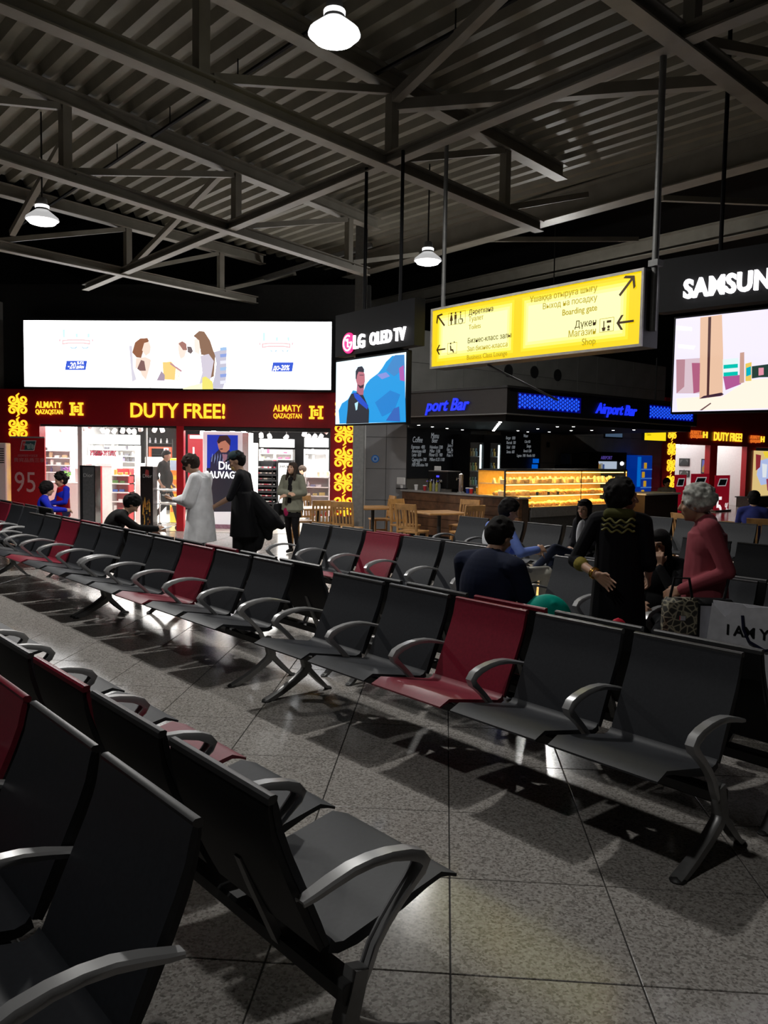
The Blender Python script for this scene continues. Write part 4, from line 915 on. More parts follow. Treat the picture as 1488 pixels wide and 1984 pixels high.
# ================================================================== BAR CANOPY
CO = Vector((1.08, 15.2, 0))
FL = Frame(1.08 - 2.1, 15.2 + 2.1, 1, -1); FR = Frame(1.08, 15.2, 1, 1)
can = thing('bar_canopy', 'dark bar canopy with blue lettering and blue lattice panels', 'canopy', (0, 0, 0))
LL = 2.1 * 2 ** .5; LR = 6.75
def inframe(fr, mb):
    T = Matrix.Translation(fr.o) @ Matrix.Rotation(fr.rot, 4, 'Z'); mb.v = [tuple(T @ Vector(v)) for v in mb.v]; return mb
inframe(FL, MB().box(0, LL, 0, .12, 2.56, 3.02)).build('left_fascia', mat('brown_fascia', (.022, .019, .018), .55), can)
inframe(FR, MB().box(0, LR, 0, .12, 2.56, 3.02)).build('right_fascia', mat('black_fascia', (.012, .012, .013), .35), can)
inframe(FL, MB().box(-.02, LL + .02, -.03, .14, 3.02, 3.06)).build('top_trim', M['darkmetal'], can); inframe(FR, MB().box(-.02, LR, -.03, .14, 3.02, 3.06)).build('top_trim', M['darkmetal'], can)
inframe(FL, MB().box(0, LL, -.01, .1, 2.54, 2.56)).build('bottom_trim', M['steel_grey'], can); inframe(FR, MB().box(0, LR, -.01, .1, 2.54, 2.56)).build('bottom_trim', M['steel_grey'], can)
ce_ = MB(); P = [(1.08, 15.42), (5.75, 20.09), (3.55, 24.3), (-.75, 19.95), (-.94, 17.3)]
n = len(P); ce_.add([(x, y, z) for z in (2.42, 2.56) for x, y in P], [tuple(range(n))[::-1], tuple(range(n, 2 * n))] + [(i, (i + 1) % n, n + (i + 1) % n, n + i) for i in range(n)])
ce_.build('ceiling_slab', M['black'], can)
def in_f(fr, obj, l=0, z=0, y=0):
    obj.parent = can; obj.matrix_basis = Matrix.Translation(fr.o + fr.r * l + Vector((0, 0, z))) @ Matrix.Rotation(fr.rot, 4, 'Z') @ Matrix.Translation((0, y, 0)); return obj
def clet(fr, txt, px0, px1, py, size, wid, sh=.25, m_='blue', bold=.006):
    l0, z = fr.lz(px0, py); l1, _ = fr.lz(px1, py)
    o = lettering(None, txt, size, 0, 0, 0, M[m_], 'LEFT', bold, .012, (l1 - l0) / (wid * size), sh); in_f(fr, o, l0, z, -.02)
clet(FL, 'port Bar', 826, 909, 797, .33, 3.55, .3)
clet(FR, 'Airport Bar', 1153, 1237, 800, .30, 5.2, .3)
for a, b in ((1003, 1125), (1258, 1344)):
    l0 = FR.lz(a, 790)[0]; l1 = FR.lz(b, 790)[0]; z0, z1 = 2.66, 2.94
    pn = MB(); dm = MB(); pw = (l1 - l0 - .06) / 13; k = 0
    pn.box(0, l1 - l0, -.004, 0, z0 - .01, z1 + .01)
    rows_ = 4
    for j in range(rows_ * 2 - 1):
        x = .05 + (pw / 2 if j % 2 else 0)
        while x < l1 - l0 - .04:
            z = z0 + .035 + j * (z1 - z0 - .07) / (rows_ * 2 - 2)
            dm.poly([(x, z + .03), (x + pw * .27, z), (x, z - .03), (x - pw * .27, z)], -.009, -.004); x += pw
    in_f(FR, link('lattice_panel', pn.mesh('lattice_panel', lit('blue_dim', (.0, .0, .16), .8))), l0)
    o = in_f(FR, link('blue_lozenges', dm.mesh('blue_lozenges', M['bluedot'])), l0); o['kind'] = 'stuff'
dl = MB().lathe([(.045, .0), (.05, -.012), (.038, -.016)], 14).mesh('rim', M['alu_d']); dle = MB().lathe([(.038, -.014), (.02, -.022), (.001, -.024)], 12).mesh('bulb', M['lens'])
for x, y in [(-.6, 17.75), (-.32, 18.7), (.01, 19.65), (.39, 20.6), (1.75, 20.6), (2.08, 21.5), (2.06, 19.0), (2.6, 21.3), (2.3, 17.5), (2.94, 19.9), (2.6, 17.3), (3.35, 19.5), (3.8, 19.3), (4.15, 18.8)]:
    t = thing('downlight', 'tiny round downlight under the bar canopy', 'downlight', (x, y, 2.42), 0, 'downlights under the bar canopy'); link('rim', dl, t); link('bulb', dle, t)
for k in range(7):
    o = MB().rbox(-.03, .03, -.05, .05, -.02, 0, .005).build('strip_lamp', M['lens'])
    a = Vector((1.0 + k * .03, 15.75 + k * .88, 2.42)); o.location = a; tag(o, 'short white strip lamp in the slanting line near the canopy corner', 'downlight', 'strip lamps near the canopy corner')
for x, y in ((.2, 18.4), (2.6, 18.6)):
    area('bar_light', (x, y, 2.38), .8, .8, 9, (1, .9, .8))
# ---- counter
CL = Frame(1.4 - 2.35, 15.8 + 2.35, 1, -1); CR = Frame(1.4, 15.8, 1, 1)
bc = thing('bar_counter', 'brown planked bar counter with a pale top', 'counter', (0, 0, 0)); LC = 2.35 * 2 ** .5
inframe(CL, MB().box(0, LC - .01, .02, .3, .0, .96)).build('body', M['darkwood'], bc)
for k in range(5): inframe(CL, MB().rbox(0, LC, 0, .022, .08 + k * .178, .25 + k * .178, .004)).build('plank', M['wood'], bc)
for k in range(5): inframe(CR, MB().rbox(0, .1, 0, .022, .08 + k * .178, .25 + k * .178, .004)).build('plank', M['wood'], bc)
inframe(CL, MB().rbox(-.03, LC + .02, -.03, .34, .965, 1.0, .006)).build('counter_top', colr((.3, .29, .28), .25), bc)
inframe(CL, MB().box(0, LC, .0, .3, 0, .08)).build('kick_board', M['black'], bc)
ec = thing('end_counter', 'brown end counter with a thin white top right of the pastry case', 'counter', (0, 0, 0)); l0 = CR.lz(1250, 957)[0]; l1 = CR.lz(1314, 957)[0]
inframe(CR, MB().box(l0, l1, 0, .6, 0, .95)).build('body', mat('end_brown', (.04, .022, .015), .5), ec); inframe(CR, MB().rbox(l0 - .04, l1 + .04, -.05, .65, .95, .99, .006)).build('counter_top', M['white'], ec)
# ---- pastry case
pc = thing('pastry_case', 'glass pastry case glowing warm yellow on the bar counter', 'display case', CR.o, CR.rot)
c0, c1 = CR.lz(979, 950)[0], CR.lz(1214, 950)[0]
MB().box(.36, c1, .0, .7, .0, .74).build('base', mat('dark_stone', (.05, .05, .05), .15), pc)
MB().box(.36, c1, -.01, .0, .6, .79).build('stone_front', mat('grey_gloss', (.16, .16, .16), .12), pc)
MB().box(c0, c1, 0, .7, 1.5, 1.53).build('top', M['darkmetal'], pc); MB().box(c0, c1, .68, .7, 1.02, 1.5).box(.36, c1, .68, .7, .79, 1.02).build('rear_mirror', mat('amber_back', (.5, .32, .1), .25, .3), pc)
for x in (c0, (c0 + c1) / 2 + .35, c1): MB().box(x - .012, x + .012, 0, .03, .79 if x > .36 else 1.02, 1.5).build('corner_post', M['chrome'], pc)
MB().box(c0, c1, .0, .006, 1.03, 1.5).box(.36, c1, .0, .006, .8, 1.03).build('front_glass', M['glass'], pc)
zs = [.80, 1.03, 1.26]
for z in zs: MB().box((c0 if z > .9 else .36) + .01, c1 - .01, .03, .66, z - .012, z).build('shelf', colr((.6, .5, .3), .2), pc)
for z in zs:
    MB().tube([((c0 if z > .9 else .36) + .05, .06, z + .205), (c1 - .05, .06, z + .205)], .007, 6).build('light_tube', lit('warm_tube', (1, .62, .16), 8), pc)
    T_ = Matrix.Translation(CR.o) @ Matrix.Rotation(CR.rot, 4, 'Z'); p = T_ @ Vector(((c0 if z > .9 else .36) / 2 + c1 / 2, .3, z + .215))
    area('case_light', p, c1 - c0 - .1 if z > .9 else c1 - .4, .3, 42, (1, .62, .17), (0, 0, CR.rot))
pa = {}
def pastry(k):
    if k not in pa:
        mb = MB()
        if k == 'croissant':
            for i in range(7):
                a = PI * (i / 6); r = .018 + .018 * math.sin(a); mb.ell((.05 * math.cos(a), -.02 * math.sin(a), .022), (r * .75, r, r), None, 8, 6)
            c = (.62, .33, .08)
        elif k == 'bun': mb.ell((0, 0, .028), (.05, .05, .034), None, 12, 8); mb.ell((0, 0, .052), (.02, .02, .014), None, 8, 5); c = (.66, .42, .13)
        elif k == 'sandwich': mb.prism([(-.055, 0), (.055, 0), (.0, .085)], -.016, -.006).prism([(-.058, 0), (.058, 0), (0, .08)], -.005, .004).prism([(-.055, 0), (.055, 0), (.0, .085)], .005, .016); c = (.75, .62, .36)
        else: mb.lathe([(.045, 0), (.05, .02), (.048, .055), (.02, .06)], 12); c = (.7, .5, .3)
        pa[k] = mb.mesh({'bun': 'bread_bun', 'croissant': 'croissant', 'sandwich': 'sandwich'}.get(k, 'cake'), mat('baked_' + k, c, .5, var=.25), k != 'sandwich')
    return pa[k]
lab_ = ['bread roll heaped on the lowest shelf of the pastry case', 'pastry on the middle shelf of the pastry case', 'snack standing on the top shelf of the pastry case']
for r_, z in enumerate(zs):
    for row in range(2):
        x = c0 + .12 if r_ else .44
        while x < c1 - .1:
            k = random.choice((['croissant', 'bun'], ['bun', 'croissant', 'cake'], ['sandwich', 'sandwich', 'cake'])[r_]); me = pastry(k)
            P_ = T_ @ Vector((x, .15 + row * .2 + random.random() * .05, z + .001)); o = link(me.name, me); o.matrix_basis = Matrix.Translation(P_) @ Matrix.Rotation(CR.rot + random.uniform(-.4, .4) + (1.2 if k == 'sandwich' else 0), 4, 'Z') @ Matrix.Scale(random.uniform(1.15, 1.5), 4)
            tag(o, lab_[r_], 'pastry', ['rolls on the lowest case shelf', 'pastries on the middle case shelf', 'snacks on the top case shelf'][r_]); x += .125 + random.random() * .03
for x in (c0 + .95, c0 + 1.3, c0 + 1.6): MB().box(x, x + .07, .035, .04, 1.03, 1.09).build('price_card', M['black'], pc)
# ---- things on the counter
def on_bar(px, py, dy=.2): l, _ = CL.lz(px, py, -dy); return CL.o + CL.r * l + Vector((CL.r.y * -dy * -1 * -1, 0, 0)) * 0 + Vector((-CL.r.y, CL.r.x, 0)) * dy
zt = 1.001
def put(name, label, catg, px, mk, dy=.25, group=None):
    p = on_bar(px, 950, dy); t = thing(name, label, catg, (p.x, p.y, zt), CL.rot, group); mk(t); return t
def tap(t):
    MB().lathe([(.07, 0), (.075, .02), (.05, .03), (.05, .36), (.055, .38), (.02, .4)], 20).build('column', M['chrome'], t, True)
    MB().tube([(0, -.05, .3), (0, -.12, .3), (0, -.13, .26)], .012, 8).build('spout', M['chrome'], t, True); MB().box(-.01, .01, -.1, -.08, .3, .42).build('handle', M['black'], t)
put('beer_tap', 'tall chrome beer column on the bar counter', 'tap', 893, tap)
def coffee(t):
    MB().rbox(-.3, .3, -.2, .25, .06, .42, .02).build('body', M['black'], t); MB().box(-.27, .27, -.22, -.05, 0, .06).build('drip_tray', M['alu_d'], t)
    for x in (-.15, .15): MB().lathe([(.035, .2), (.04, .23), (.035, .25)], 12, (x, -.24, 0)).tube([(x, -.24, .225), (x, -.38, .21)], .012, 6).build('group_head', M['chrome'], t)
    MB().box(-.02, .05, -.215, -.2, .3, .34).build('blue_lamp', lit('blue_display', (.05, .05, 1), 1.5), t)
    MB().box(-.3, .3, -.18, .2, .42, .44).build('cup_rail', M['alu_d'], t)
put('coffee_machine', 'black coffee machine with a tiny blue light on the bar counter', 'coffee machine', 860, coffee, .4)
def cup(c, h=.1): return lambda t: (MB().lathe([(.03, 0), (.042, h), (.045, h), (.038, h - .005)], 12).build('body', colr(c, .4), t, True), MB().lathe([(.046, h), (.046, h + .012), (.03, h + .018)], 12).build('lid', M['white'], t, True))
for px, c, lb in ((906, (.02, .05, .3), 'blue cup with white lid beside the beer column'), (913, (.6, .02, .02), 'red cup on the counter before the fridge'), (926, (.8, .35, .01), 'orange tub on the counter before the fridge'), (806, (.8, .8, .8), 'white paper cup at the left end of the counter'), (823, (.5, .03, .04), 'small red pot near the left end of the counter'), (943, (.5, .5, .52), 'grey steel cup before the fridge doors'), (957, (.55, .3, .3), 'pinkish cup near the pastry case'), (967, (.5, .5, .5), 'pale glass next to the pastry case')):
    put('cup', lb, 'cup', px, cup(c, .13 if px == 926 else .1), .2)
def bott(c): return lambda t: (MB().lathe([(.03, 0), (.032, .01), (.032, .15), (.012, .2), (.012, .25)], 10).build('glass_body', colr(c, .1), t, True), MB().lathe([(.014, .25), (.014, .275), (.002, .276)], 8).build('cap', M['darkmetal'], t))
for k, px in enumerate((834, 840, 846, 851)): put('syrup_bottle', 'syrup bottle in the cluster at the middle of the counter', 'bottle', px, bott([(.35, .3, .05), (.3, .3, .3), (.4, .38, .1), (.2, .2, .2)][k]), .15, 'syrup bottles on the bar counter')
def till(t): MB().box(-.02, .02, -.02, .02, 0, .1).rbox(-.13, .13, -.04, .0, .1, .26, .01).build('screen_back', M['white'], t); MB().rbox(-.1, .1, -.08, .1, 0, .02, .005).build('foot', M['black'], t)
put('till_screen', 'white backed till screen at the left end of the bar counter', 'screen', 778, till, .2)
put('till_screen', 'small white screen raised before the chalkboard', 'screen', 848, lambda t: (MB().tube([(0, 0, 0), (0, 0, .42)], .012, 6).build('arm', M['black'], t), MB().rbox(-.1, .1, -.03, .0, .42, .53, .01).build('screen_back', M['white'], t)), .5)
# ---- chalkboards, fridges on the wall behind
def wthing(name, label, catg, dy=.0):
    o = WB.o + Vector((WB.r.y, -WB.r.x, 0)) * dy; return thing(name, label, catg, o, WB.rot)
cb = wthing('chalkboard', 'large chalkboard menu with three columns left of the fridge', 'menu board', .03)
l0, zt_ = WB.lz(786, 823, .03); l1, zb_ = WB.lz(910, 930, .03); zb_ = 1.2; zt_ = 2.41
MB().box(l0, l1, 0, .03, zb_, zt_).build('board', M['board'], cb)
sc8 = lambda x, y: WB.lz(780 + x / 8.267, 820 + y / 8.267, .03)
for x, y, s, tx in ((155, 305, .2, 'Coffee'), (450, 240, .2, 'Menu'), (465, 310, .17, 'Beer'), (135, 405, .13, 'Espresso  400'), (145, 470, .12, 'Americano 600'), (145, 530, .12, 'Latte  650'), (145, 605, .12, 'Cappuccino 700'), (155, 655, .11, 'Tea  350'), (145, 690, .11, 'Hot Chocolate 700'),
                    (430, 405, .12, 'Heineken 1200'), (430, 470, .12, 'Miller  1100'), (420, 530, .12, 'Pilsner 0.5  900'), (430, 605, .12, 'Millers 0.33 1100'), (780, 330, .16, 'Bar'), (720, 380, .12, 'Juice Fresh'), (705, 440, .11, 'Hot  Sandwich 1500'), (710, 480, .11, 'Toast 700'), (705, 535, .11, 'Pizza 1400')):
    x_, z_ = sc8(x, y); lettering(cb, tx, s, x_, -.003, z_, M['chalk'], 'LEFT', 0, .001, .62, .2)
cb = wthing('chalkboard', 'second chalkboard menu over the pastry case', 'menu board', .03)
l0 = WB.lz(972, 850, .03)[0]; l1 = WB.lz(1048, 850, .03)[0]
MB().box(l0, l1, 0, .03, 1.45, 2.41).build('board', M['board'], cb)
for px, py, s, tx in ((980, 851, .12, 'Burger  1800'), (981, 860, .12, 'Baursak  500'), (981, 869, .12, 'Salad   1300'), (981, 878, .12, 'Samsa  600'), (1001, 885, .11, 'Lagman  1900'), (1014, 847, .12, 'Water'), (1016, 858, .11, 'Cola 450'), (1020, 867, .13, 'Soups'), (1014, 876, .11, 'Borsch 1200'), (1020, 885, .11, 'Noodle 1100')):
    x_, z_ = WB.lz(px, py, .03); lettering(cb, tx, s, x_, -.003, z_, M['chalk'], 'LEFT', 0, .001, .6, .2)
fr = wthing('drinks_fridge', 'tall black glass-door fridge with lit bottles between the chalkboards', 'fridge', .75)
l0 = WB.lz(911, 880, .75)[0]; l1 = WB.lz(975, 880, .75)[0]; lm = (l0 + l1) / 2
MB().box(l0, l1, .05, .6, 0, .12).box(l0, l1, .05, .6, 2.1, 2.3).box(l0, l0 + .05, .05, .6, .12, 2.1).box(l1 - .05, l1, .05, .6, .12, 2.1).box(l0, l1, .58, .6, .12, 2.1).box(lm - .12, lm + .12, .0, .6, .12, 2.3).build('cabinet', M['black'], fr)
for a, b in ((l0 + .05, lm - .12), (lm + .12, l1 - .05)):
    MB().box(a, b, .04, .046, .14, 2.1).build('glass_door', M['glass'], fr); MB().box(b - .05, b - .02, .06, .09, .3, 2.05).build('light_tube', lit('fridge_tube', (.75, .95, 1), 3), fr)
    for k in range(5):
        MB().box(a, b, .1, .55, .3 + k * .36, .32 + k * .36).build('wire_shelf', M['steel_grey'], fr)
        n_ = max(2, int((b - a) / .1))
        for q in range(n_):
            me = product('bottle', random.choice([(.1, .3, .12), (.5, .3, .03), (.1, .2, .25), (.5, .45, .2)])); T2 = fr.matrix_basis
            o = link('drink_bottle', me, None); o.matrix_basis = Matrix.Translation(T2 @ Vector((a + .06 + q * .1, .2, .321 + k * .36))) @ Matrix.Scale(1.3, 4); tag(o, 'drink bottle inside the tall black fridge', 'bottle', 'bottles inside the tall fridge')
bs = wthing('blue_card_stand', 'two small blue cards hanging under the second chalkboard', 'card', .1)
for px, py in ((1038, 893), (1036, 904)): x_, z_ = WB.lz(px, py, .1); MB().box(x_ - .13, x_ + .13, -.006, 0, z_ - .06, z_ + .06).build('blue_card', lit('blue_card', (.0, .13, .75), .7), bs)
sw = wthing('thermostat', 'small dark box on the lit wall strip right of the second chalkboard', 'control', .03); x_, z_ = WB.lz(1062, 862, .03); MB().rbox(x_ - .05, x_ + .05, -.02, .02, z_ - .07, z_ + .07, .005).build('case', M['black'], sw); MB().box(x_ - .03, x_ + .03, -.023, -.02, z_, z_ + .04).build('display', M['darkmetal'], sw)
ov = wthing('counter_fridge', 'low black fridge with a lit window of packets behind the pastry case', 'fridge', .7)
l0 = WB.lz(1158, 890, .7)[0]; l1 = WB.lz(1214, 890, .7)[0]; zt1 = WB.lz(1180, 876, .7)[1]; zw1 = WB.lz(1180, 894, .7)[1]; zw0 = WB.lz(1180, 909, .7)[1]
MB().box(l0, l1, 0, .6, 0, zw0).box(l0, l1, 0, .6, zw1, zt1).box(l0, l0 + .05, 0, .6, zw0, zw1).box(l1 - .05, l1, 0, .6, zw0, zw1).box(l0, l1, .5, .6, zw0, zw1).build('body', M['black'], ov)
MB().box(l0 + .05, l1 - .05, .3, .32, zw0, zw1).build('lit_back', lit('cool_window', (.55, .65, .8), .7), ov)
lettering(ov, 'AIRPORT', .14, l0 + .15, -.006, zw1 + .06, lit('violet_word', (.08, .05, .3), .8), 'LEFT', .002, .002)
for k in range(5): MB().rbox(l0 + .08 + k * .09, l0 + .14 + k * .09, .1, .16, zw0, zw0 + .14 + .03 * (k % 2), .006).build('packet', colr([(.1, .4, .1), (.6, .2, .05), (.5, .4, .1), (.6, .6, .6), (.1, .2, .6)][k], .4, .35), ov)
MB().ell((l1 - .16, .05, zw1 - .06), (.07, .05, .06)).build('round_lamp', M['whitelit'], ov)
mk = wthing('bar_machine', 'dark bar machine beside the low black fridge', 'machine', .8); l2 = WB.lz(1108, 890, .8)[0]; l3 = WB.lz(1152, 890, .8)[0]
MB().rbox(l2, l3, 0, .6, .0, 1.55, .02).build('body', M['black'], mk); MB().rbox(l2 + .1, l3 - .1, .1, .5, 1.55, 1.9, .03).build('hopper', M['darkmetal'], mk); MB().box(l2 + .1, l3 - .3, -.012, 0, 1.42, 1.48).build('label_plate', M['steel_grey'], mk)
bf = wthing('blue_fridge', 'blue drinks fridge with yellow packets near the golden ornament pillar', 'fridge', .7)
l0 = WB.lz(1234, 900, .7)[0]; l1 = WB.lz(1264, 900, .7)[0]; zt1 = WB.lz(1240, 882, .7)[1]
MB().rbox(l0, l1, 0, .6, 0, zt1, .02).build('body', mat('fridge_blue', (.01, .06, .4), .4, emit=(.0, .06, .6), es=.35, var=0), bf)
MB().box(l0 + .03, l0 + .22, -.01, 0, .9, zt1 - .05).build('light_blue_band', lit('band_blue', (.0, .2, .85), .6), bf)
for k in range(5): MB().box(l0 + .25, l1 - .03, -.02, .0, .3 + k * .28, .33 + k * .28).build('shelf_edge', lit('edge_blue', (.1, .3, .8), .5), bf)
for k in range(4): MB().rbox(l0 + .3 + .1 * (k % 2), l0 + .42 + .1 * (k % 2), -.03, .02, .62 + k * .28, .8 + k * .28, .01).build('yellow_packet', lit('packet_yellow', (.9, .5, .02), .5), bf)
ms = wthing('menu_screen', 'dim screen hanging under the canopy before the wall', 'screen', 1.2); x_, z_ = WB.lz(1172, 839, 1.2); x2, _ = WB.lz(1207, 839, 1.2)
MB().rbox(x_, x2, 0, .05, z_ - .14, z_ + .12, .008).build('casing', M['black'], ms); MB().box(x_ + .03, x2 - .03, -.003, 0, z_ - .1, z_ + .09).build('screen', lit('dim_screen', (.1, .17, .28), .5), ms)
# small yellow hanging sign
ys = wthing('direction_sign', 'small blurred yellow sign beside the golden ornament pillar', 'sign', 1.6)
a = WB.lz(1249, 834, 1.6); b = WB.lz(1290, 855, 1.6)
MB().box(a[0], b[0], 0, .1, b[1], a[1]).build('case', M['darkmetal'], ys); MB().box(a[0] + .01, b[0] - .01, -.004, 0, b[1] + .01, a[1] - .01).build('lit_face', lit('sign_yellow_small', (1, .75, .01), 1), ys)
lettering(ys, 'Gates', .1, a[0] + .1, -.006, a[1] - .14, M['signpale']); MB().tube([((a[0] + b[0]) / 2, .05, a[1]), ((a[0] + b[0]) / 2, .05, 4.7)], .02, 6).build('pole', M['darkmetal'], ys)
# ================================================================== SECOND SHOP FRONT (along the same slanting wall)
sh = wthing('shop_front', 'distant red shop front with lit lettering at the right edge', 'shop front', 0.05)
g0 = WB.lz(1289, 880, .05)[0]; g1 = WB.lz(1309, 880, .05)[0]
zt2 = 3.45; zb2 = WB.lz(1380, 863, .05)[1]
E1 = 25
MB().box(g0 - .1, E1, 0, .3, zb2, zt2 + .35).build('fascia', M['red'], sh)
MB().box(g0 - .15, g1, 0, .3, 0, zb2).build('post', M['red'], sh)
for a, b in ((1375, 1389), (1446, 1463)): MB().box(WB.lz(a, 900, .05)[0], WB.lz(b, 900, .05)[0], 0, .2, 0, zb2).build('post', M['redlit'], sh)
gx = (g0 + g1) / 2 + .05
for k in range(7):
    z = 3.2 - k * .55
    if z > .4: q = link('scroll_ornament', OM, sh, (gx, -.004, z)); q.scale = (1.35, 1, 1.05)
def l2t(tx, px0, px1, py, size, wid, m_='goldtext', bold=.01):
    a, z = WB.lz(px0, py, .05); b, _ = WB.lz(px1, py, .05); lettering(sh, tx, size, a, -.03, z, M[m_], 'LEFT', bold, .012, (b - a) / (wid * size))
l2t('DUTY FREE!', 1381, 1443, 853, .42, 5.95)
M['ambertext'] = lit('amber_lettering', (.9, .18, .02), .8)
l2t('ALMATY', 1336, 1356, 841, .19, 3.6, 'ambertext', .004); l2t('QAZAQSTAN', 1336, 1357, 848, .16, 5.6, 'ambertext', .003)
l2t('ALMATY', 1452, 1469, 850, .19, 3.6, 'ambertext', .004); l2t('QAZAQSTAN', 1452, 1470, 857, .16, 5.6, 'ambertext', .003)
l2t('H', 1360, 1370, 848, .3, .75); l2t('H', 1472, 1480, 856, .3, .75)
ri = thing('second_shop_room', 'white walled room with framed pictures behind the distant red front', 'room', WB.o, WB.rot, kind='structure')
gl = g1; MB().box(gl, E1, 3.4, 3.5, 0, 3.2).build('back_wall', M['white'], ri); MB().box(gl - .1, gl, .3, 3.5, 0, 3.2).build('side_wall', M['white'], ri); MB().box(gl, E1, .3, 3.5, 3.1, 3.2).build('room_ceiling', M['white'], ri)
la = WB.lz(1377, 900)[0] + .7; lb = WB.lz(1447, 900)[0] + .6
for q in (la, lb): MB().box(q, q + .08, .35, 3.4, 0, 3.1).build('partition', M['white'], ri)
T3 = Matrix.Translation(WB.o) @ Matrix.Rotation(WB.rot, 4, 'Z')
for q0, q1 in ((gl, la), (la, lb), (lb, lb + 3)): area('room_light', T3 @ Vector(((q0 + q1) / 2, 1.6, 3.0)), (q1 - q0) * .7, 1.6, POWER_SHOP2, (1, .95, .92), (0, 0, WB.rot))
po = WB.o + WB.r * (la - .005); BF = Frame(po.x, po.y, 1, -1)
def pic(px0, py0, px1, py1, label, cols):
    a = BF.lz(px0, py0); b = BF.lz(px1, py1); t = thing('framed_picture', label, 'picture', BF.o, BF.rot)
    MB().box(a[0], b[0], -.04, 0, b[1], a[1]).build('frame', M['darkmetal'], t); MB().box(a[0] + .04, b[0] - .04, -.05, -.04, b[1] + .04, a[1] - .04).build('picture', colr(cols[0]), t)
    MB().poly([(a[0] + .05, b[1] + .05), (b[0] - .05, b[1] + .05), (b[0] - .05, (a[1] + b[1]) / 2), ((a[0] + b[0]) / 2, (a[1] + b[1]) / 2 + .15), (a[0] + .05, (a[1] + b[1]) / 2 - .05)], -.054, -.05).build('picture_shape', colr(cols[1]), t)
pic(1317, 888, 1336, 903, 'upper grey framed picture in the distant white room', [(.12, .13, .13), (.04, .045, .045)])
pic(1317, 911, 1336, 924, 'lower grey framed picture in the distant white room', [(.3, .32, .32), (.07, .08, .07)])
pic(1360, 889, 1376, 918, 'colourful framed picture beside the first red post', [(.15, .2, .6), (.45, .3, .08)])
for px, py in ((1313, 863), (1326, 863)):
    l, z = WB.lz(px, py, -1.2); P_ = T3 @ Vector((l, 1.2, z)); t = thing('spotlight', 'bright spotlight inside the distant white room, %s of two' % ('left' if px < 1320 else 'right'), 'spotlight', P_, 0)
    MB().ell((0, 0, 0), (.1, .1, .08)).build('bulb', lit('hot_bulb', (1, .95, 1), 6), t); MB().tube([(0, 0, .06), (0, 0, 3.1 - z)], .02, 6).build('stem', M['white'], t)
lbx = wthing('advert_box', 'colourful lit advert beside the last red post at the right edge', 'poster', .1); a = WB.lz(1463, 873, .1); b = WB.lz(1530, 962, .1)
MB().box(a[0], b[0] - .5, 0, .1, b[1], a[1]).build('case', lit('advert_glow', (.85, .62, .25), .8), lbx)
def ap(pts, lay, c): MB().poly([WB.lz(x, y, .1) for x, y in pts], -.004 * lay - .004, -.004 * lay).build('printed_picture', colr(c, .5, .8), lbx)
ap([(1470, 893), (1500, 885), (1500, 935), (1474, 940), (1466, 920)], 1, (.5, .6, .95)); ap([(1478, 875), (1510, 874), (1510, 890), (1482, 886)], 2, (1, .75, .05)); ap([(1464, 880), (1474, 882), (1472, 905), (1464, 912)], 2, (.3, .03, .04)); ap([(1476, 898), (1486, 900), (1484, 925), (1477, 925)], 2, (.9, .95, 1)); ap([(1484, 928), (1500, 925), (1500, 960), (1486, 950)], 3, (.35, .05, .1))
ww = wthing('low_wall', 'dark low counter under the advert at the right edge', 'counter', .4); a = WB.lz(1452, 965, .4); MB().box(a[0], a[0] + 5, 0, .5, 0, a[1]).build('body', M['darkwood'], ww); MB().box(a[0] - .03, a[0] + 5, -.03, .55, a[1], a[1] + .04).build('top', M['darkmetal'], ww)
for px0, px1, pyt, lb, big in ((1308, 1327, 920, 'dim red banner by the golden ornament pillar', 0), (1340, 1371, 918, 'red banner partly behind the grey haired woman', 0), (1386, 1411, 921, 'red banner with a large 5 beside the first red post', 1)):
    t = wthing('roll_up_banner', lb, 'banner', 1.0); a = WB.lz(px0, pyt, 1.0); b = WB.lz(px1, 1000, 1.0)
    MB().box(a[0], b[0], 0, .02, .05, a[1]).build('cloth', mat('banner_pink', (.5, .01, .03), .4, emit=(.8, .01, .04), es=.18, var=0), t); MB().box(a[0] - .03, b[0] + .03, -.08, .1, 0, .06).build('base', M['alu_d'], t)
    w_ = b[0] - a[0]; zc_ = a[1] - .24
    MB().poly([(a[0] + w_ * .3, zc_ + .13), (a[0] + w_ * .85, zc_ + .13), (a[0] + w_ * .72, zc_ - .13), (a[0] + w_ * .15, zc_ - .13)], -.006, -.002).build('emblem_edge', colr((.6, .6, .62), .5, .5), t)
    MB().poly([(a[0] + w_ * .33, zc_ + .1), (a[0] + w_ * .79, zc_ + .1), (a[0] + w_ * .68, zc_ - .1), (a[0] + w_ * .21, zc_ - .1)], -.01, -.006).build('emblem', colr((.05, .12, .16)), t)
    if big: lettering(t, '5', 1.0, a[0] + .08, -.006, a[1] - 1.42, lit('banner_white', (1, .9, .9), .9), 'LEFT', .01, .003, 1.0); lettering(t, '%', .5, a[0] + .75, -.006, a[1] - 1.3, lit('banner_white2', (1, .9, .9), .7), 'LEFT', .004, .003, .7); lettering(t, '95', .4, a[0] + .2, -.006, a[1] - 1.95, lit('banner_white3', (1, .9, .9), .5))
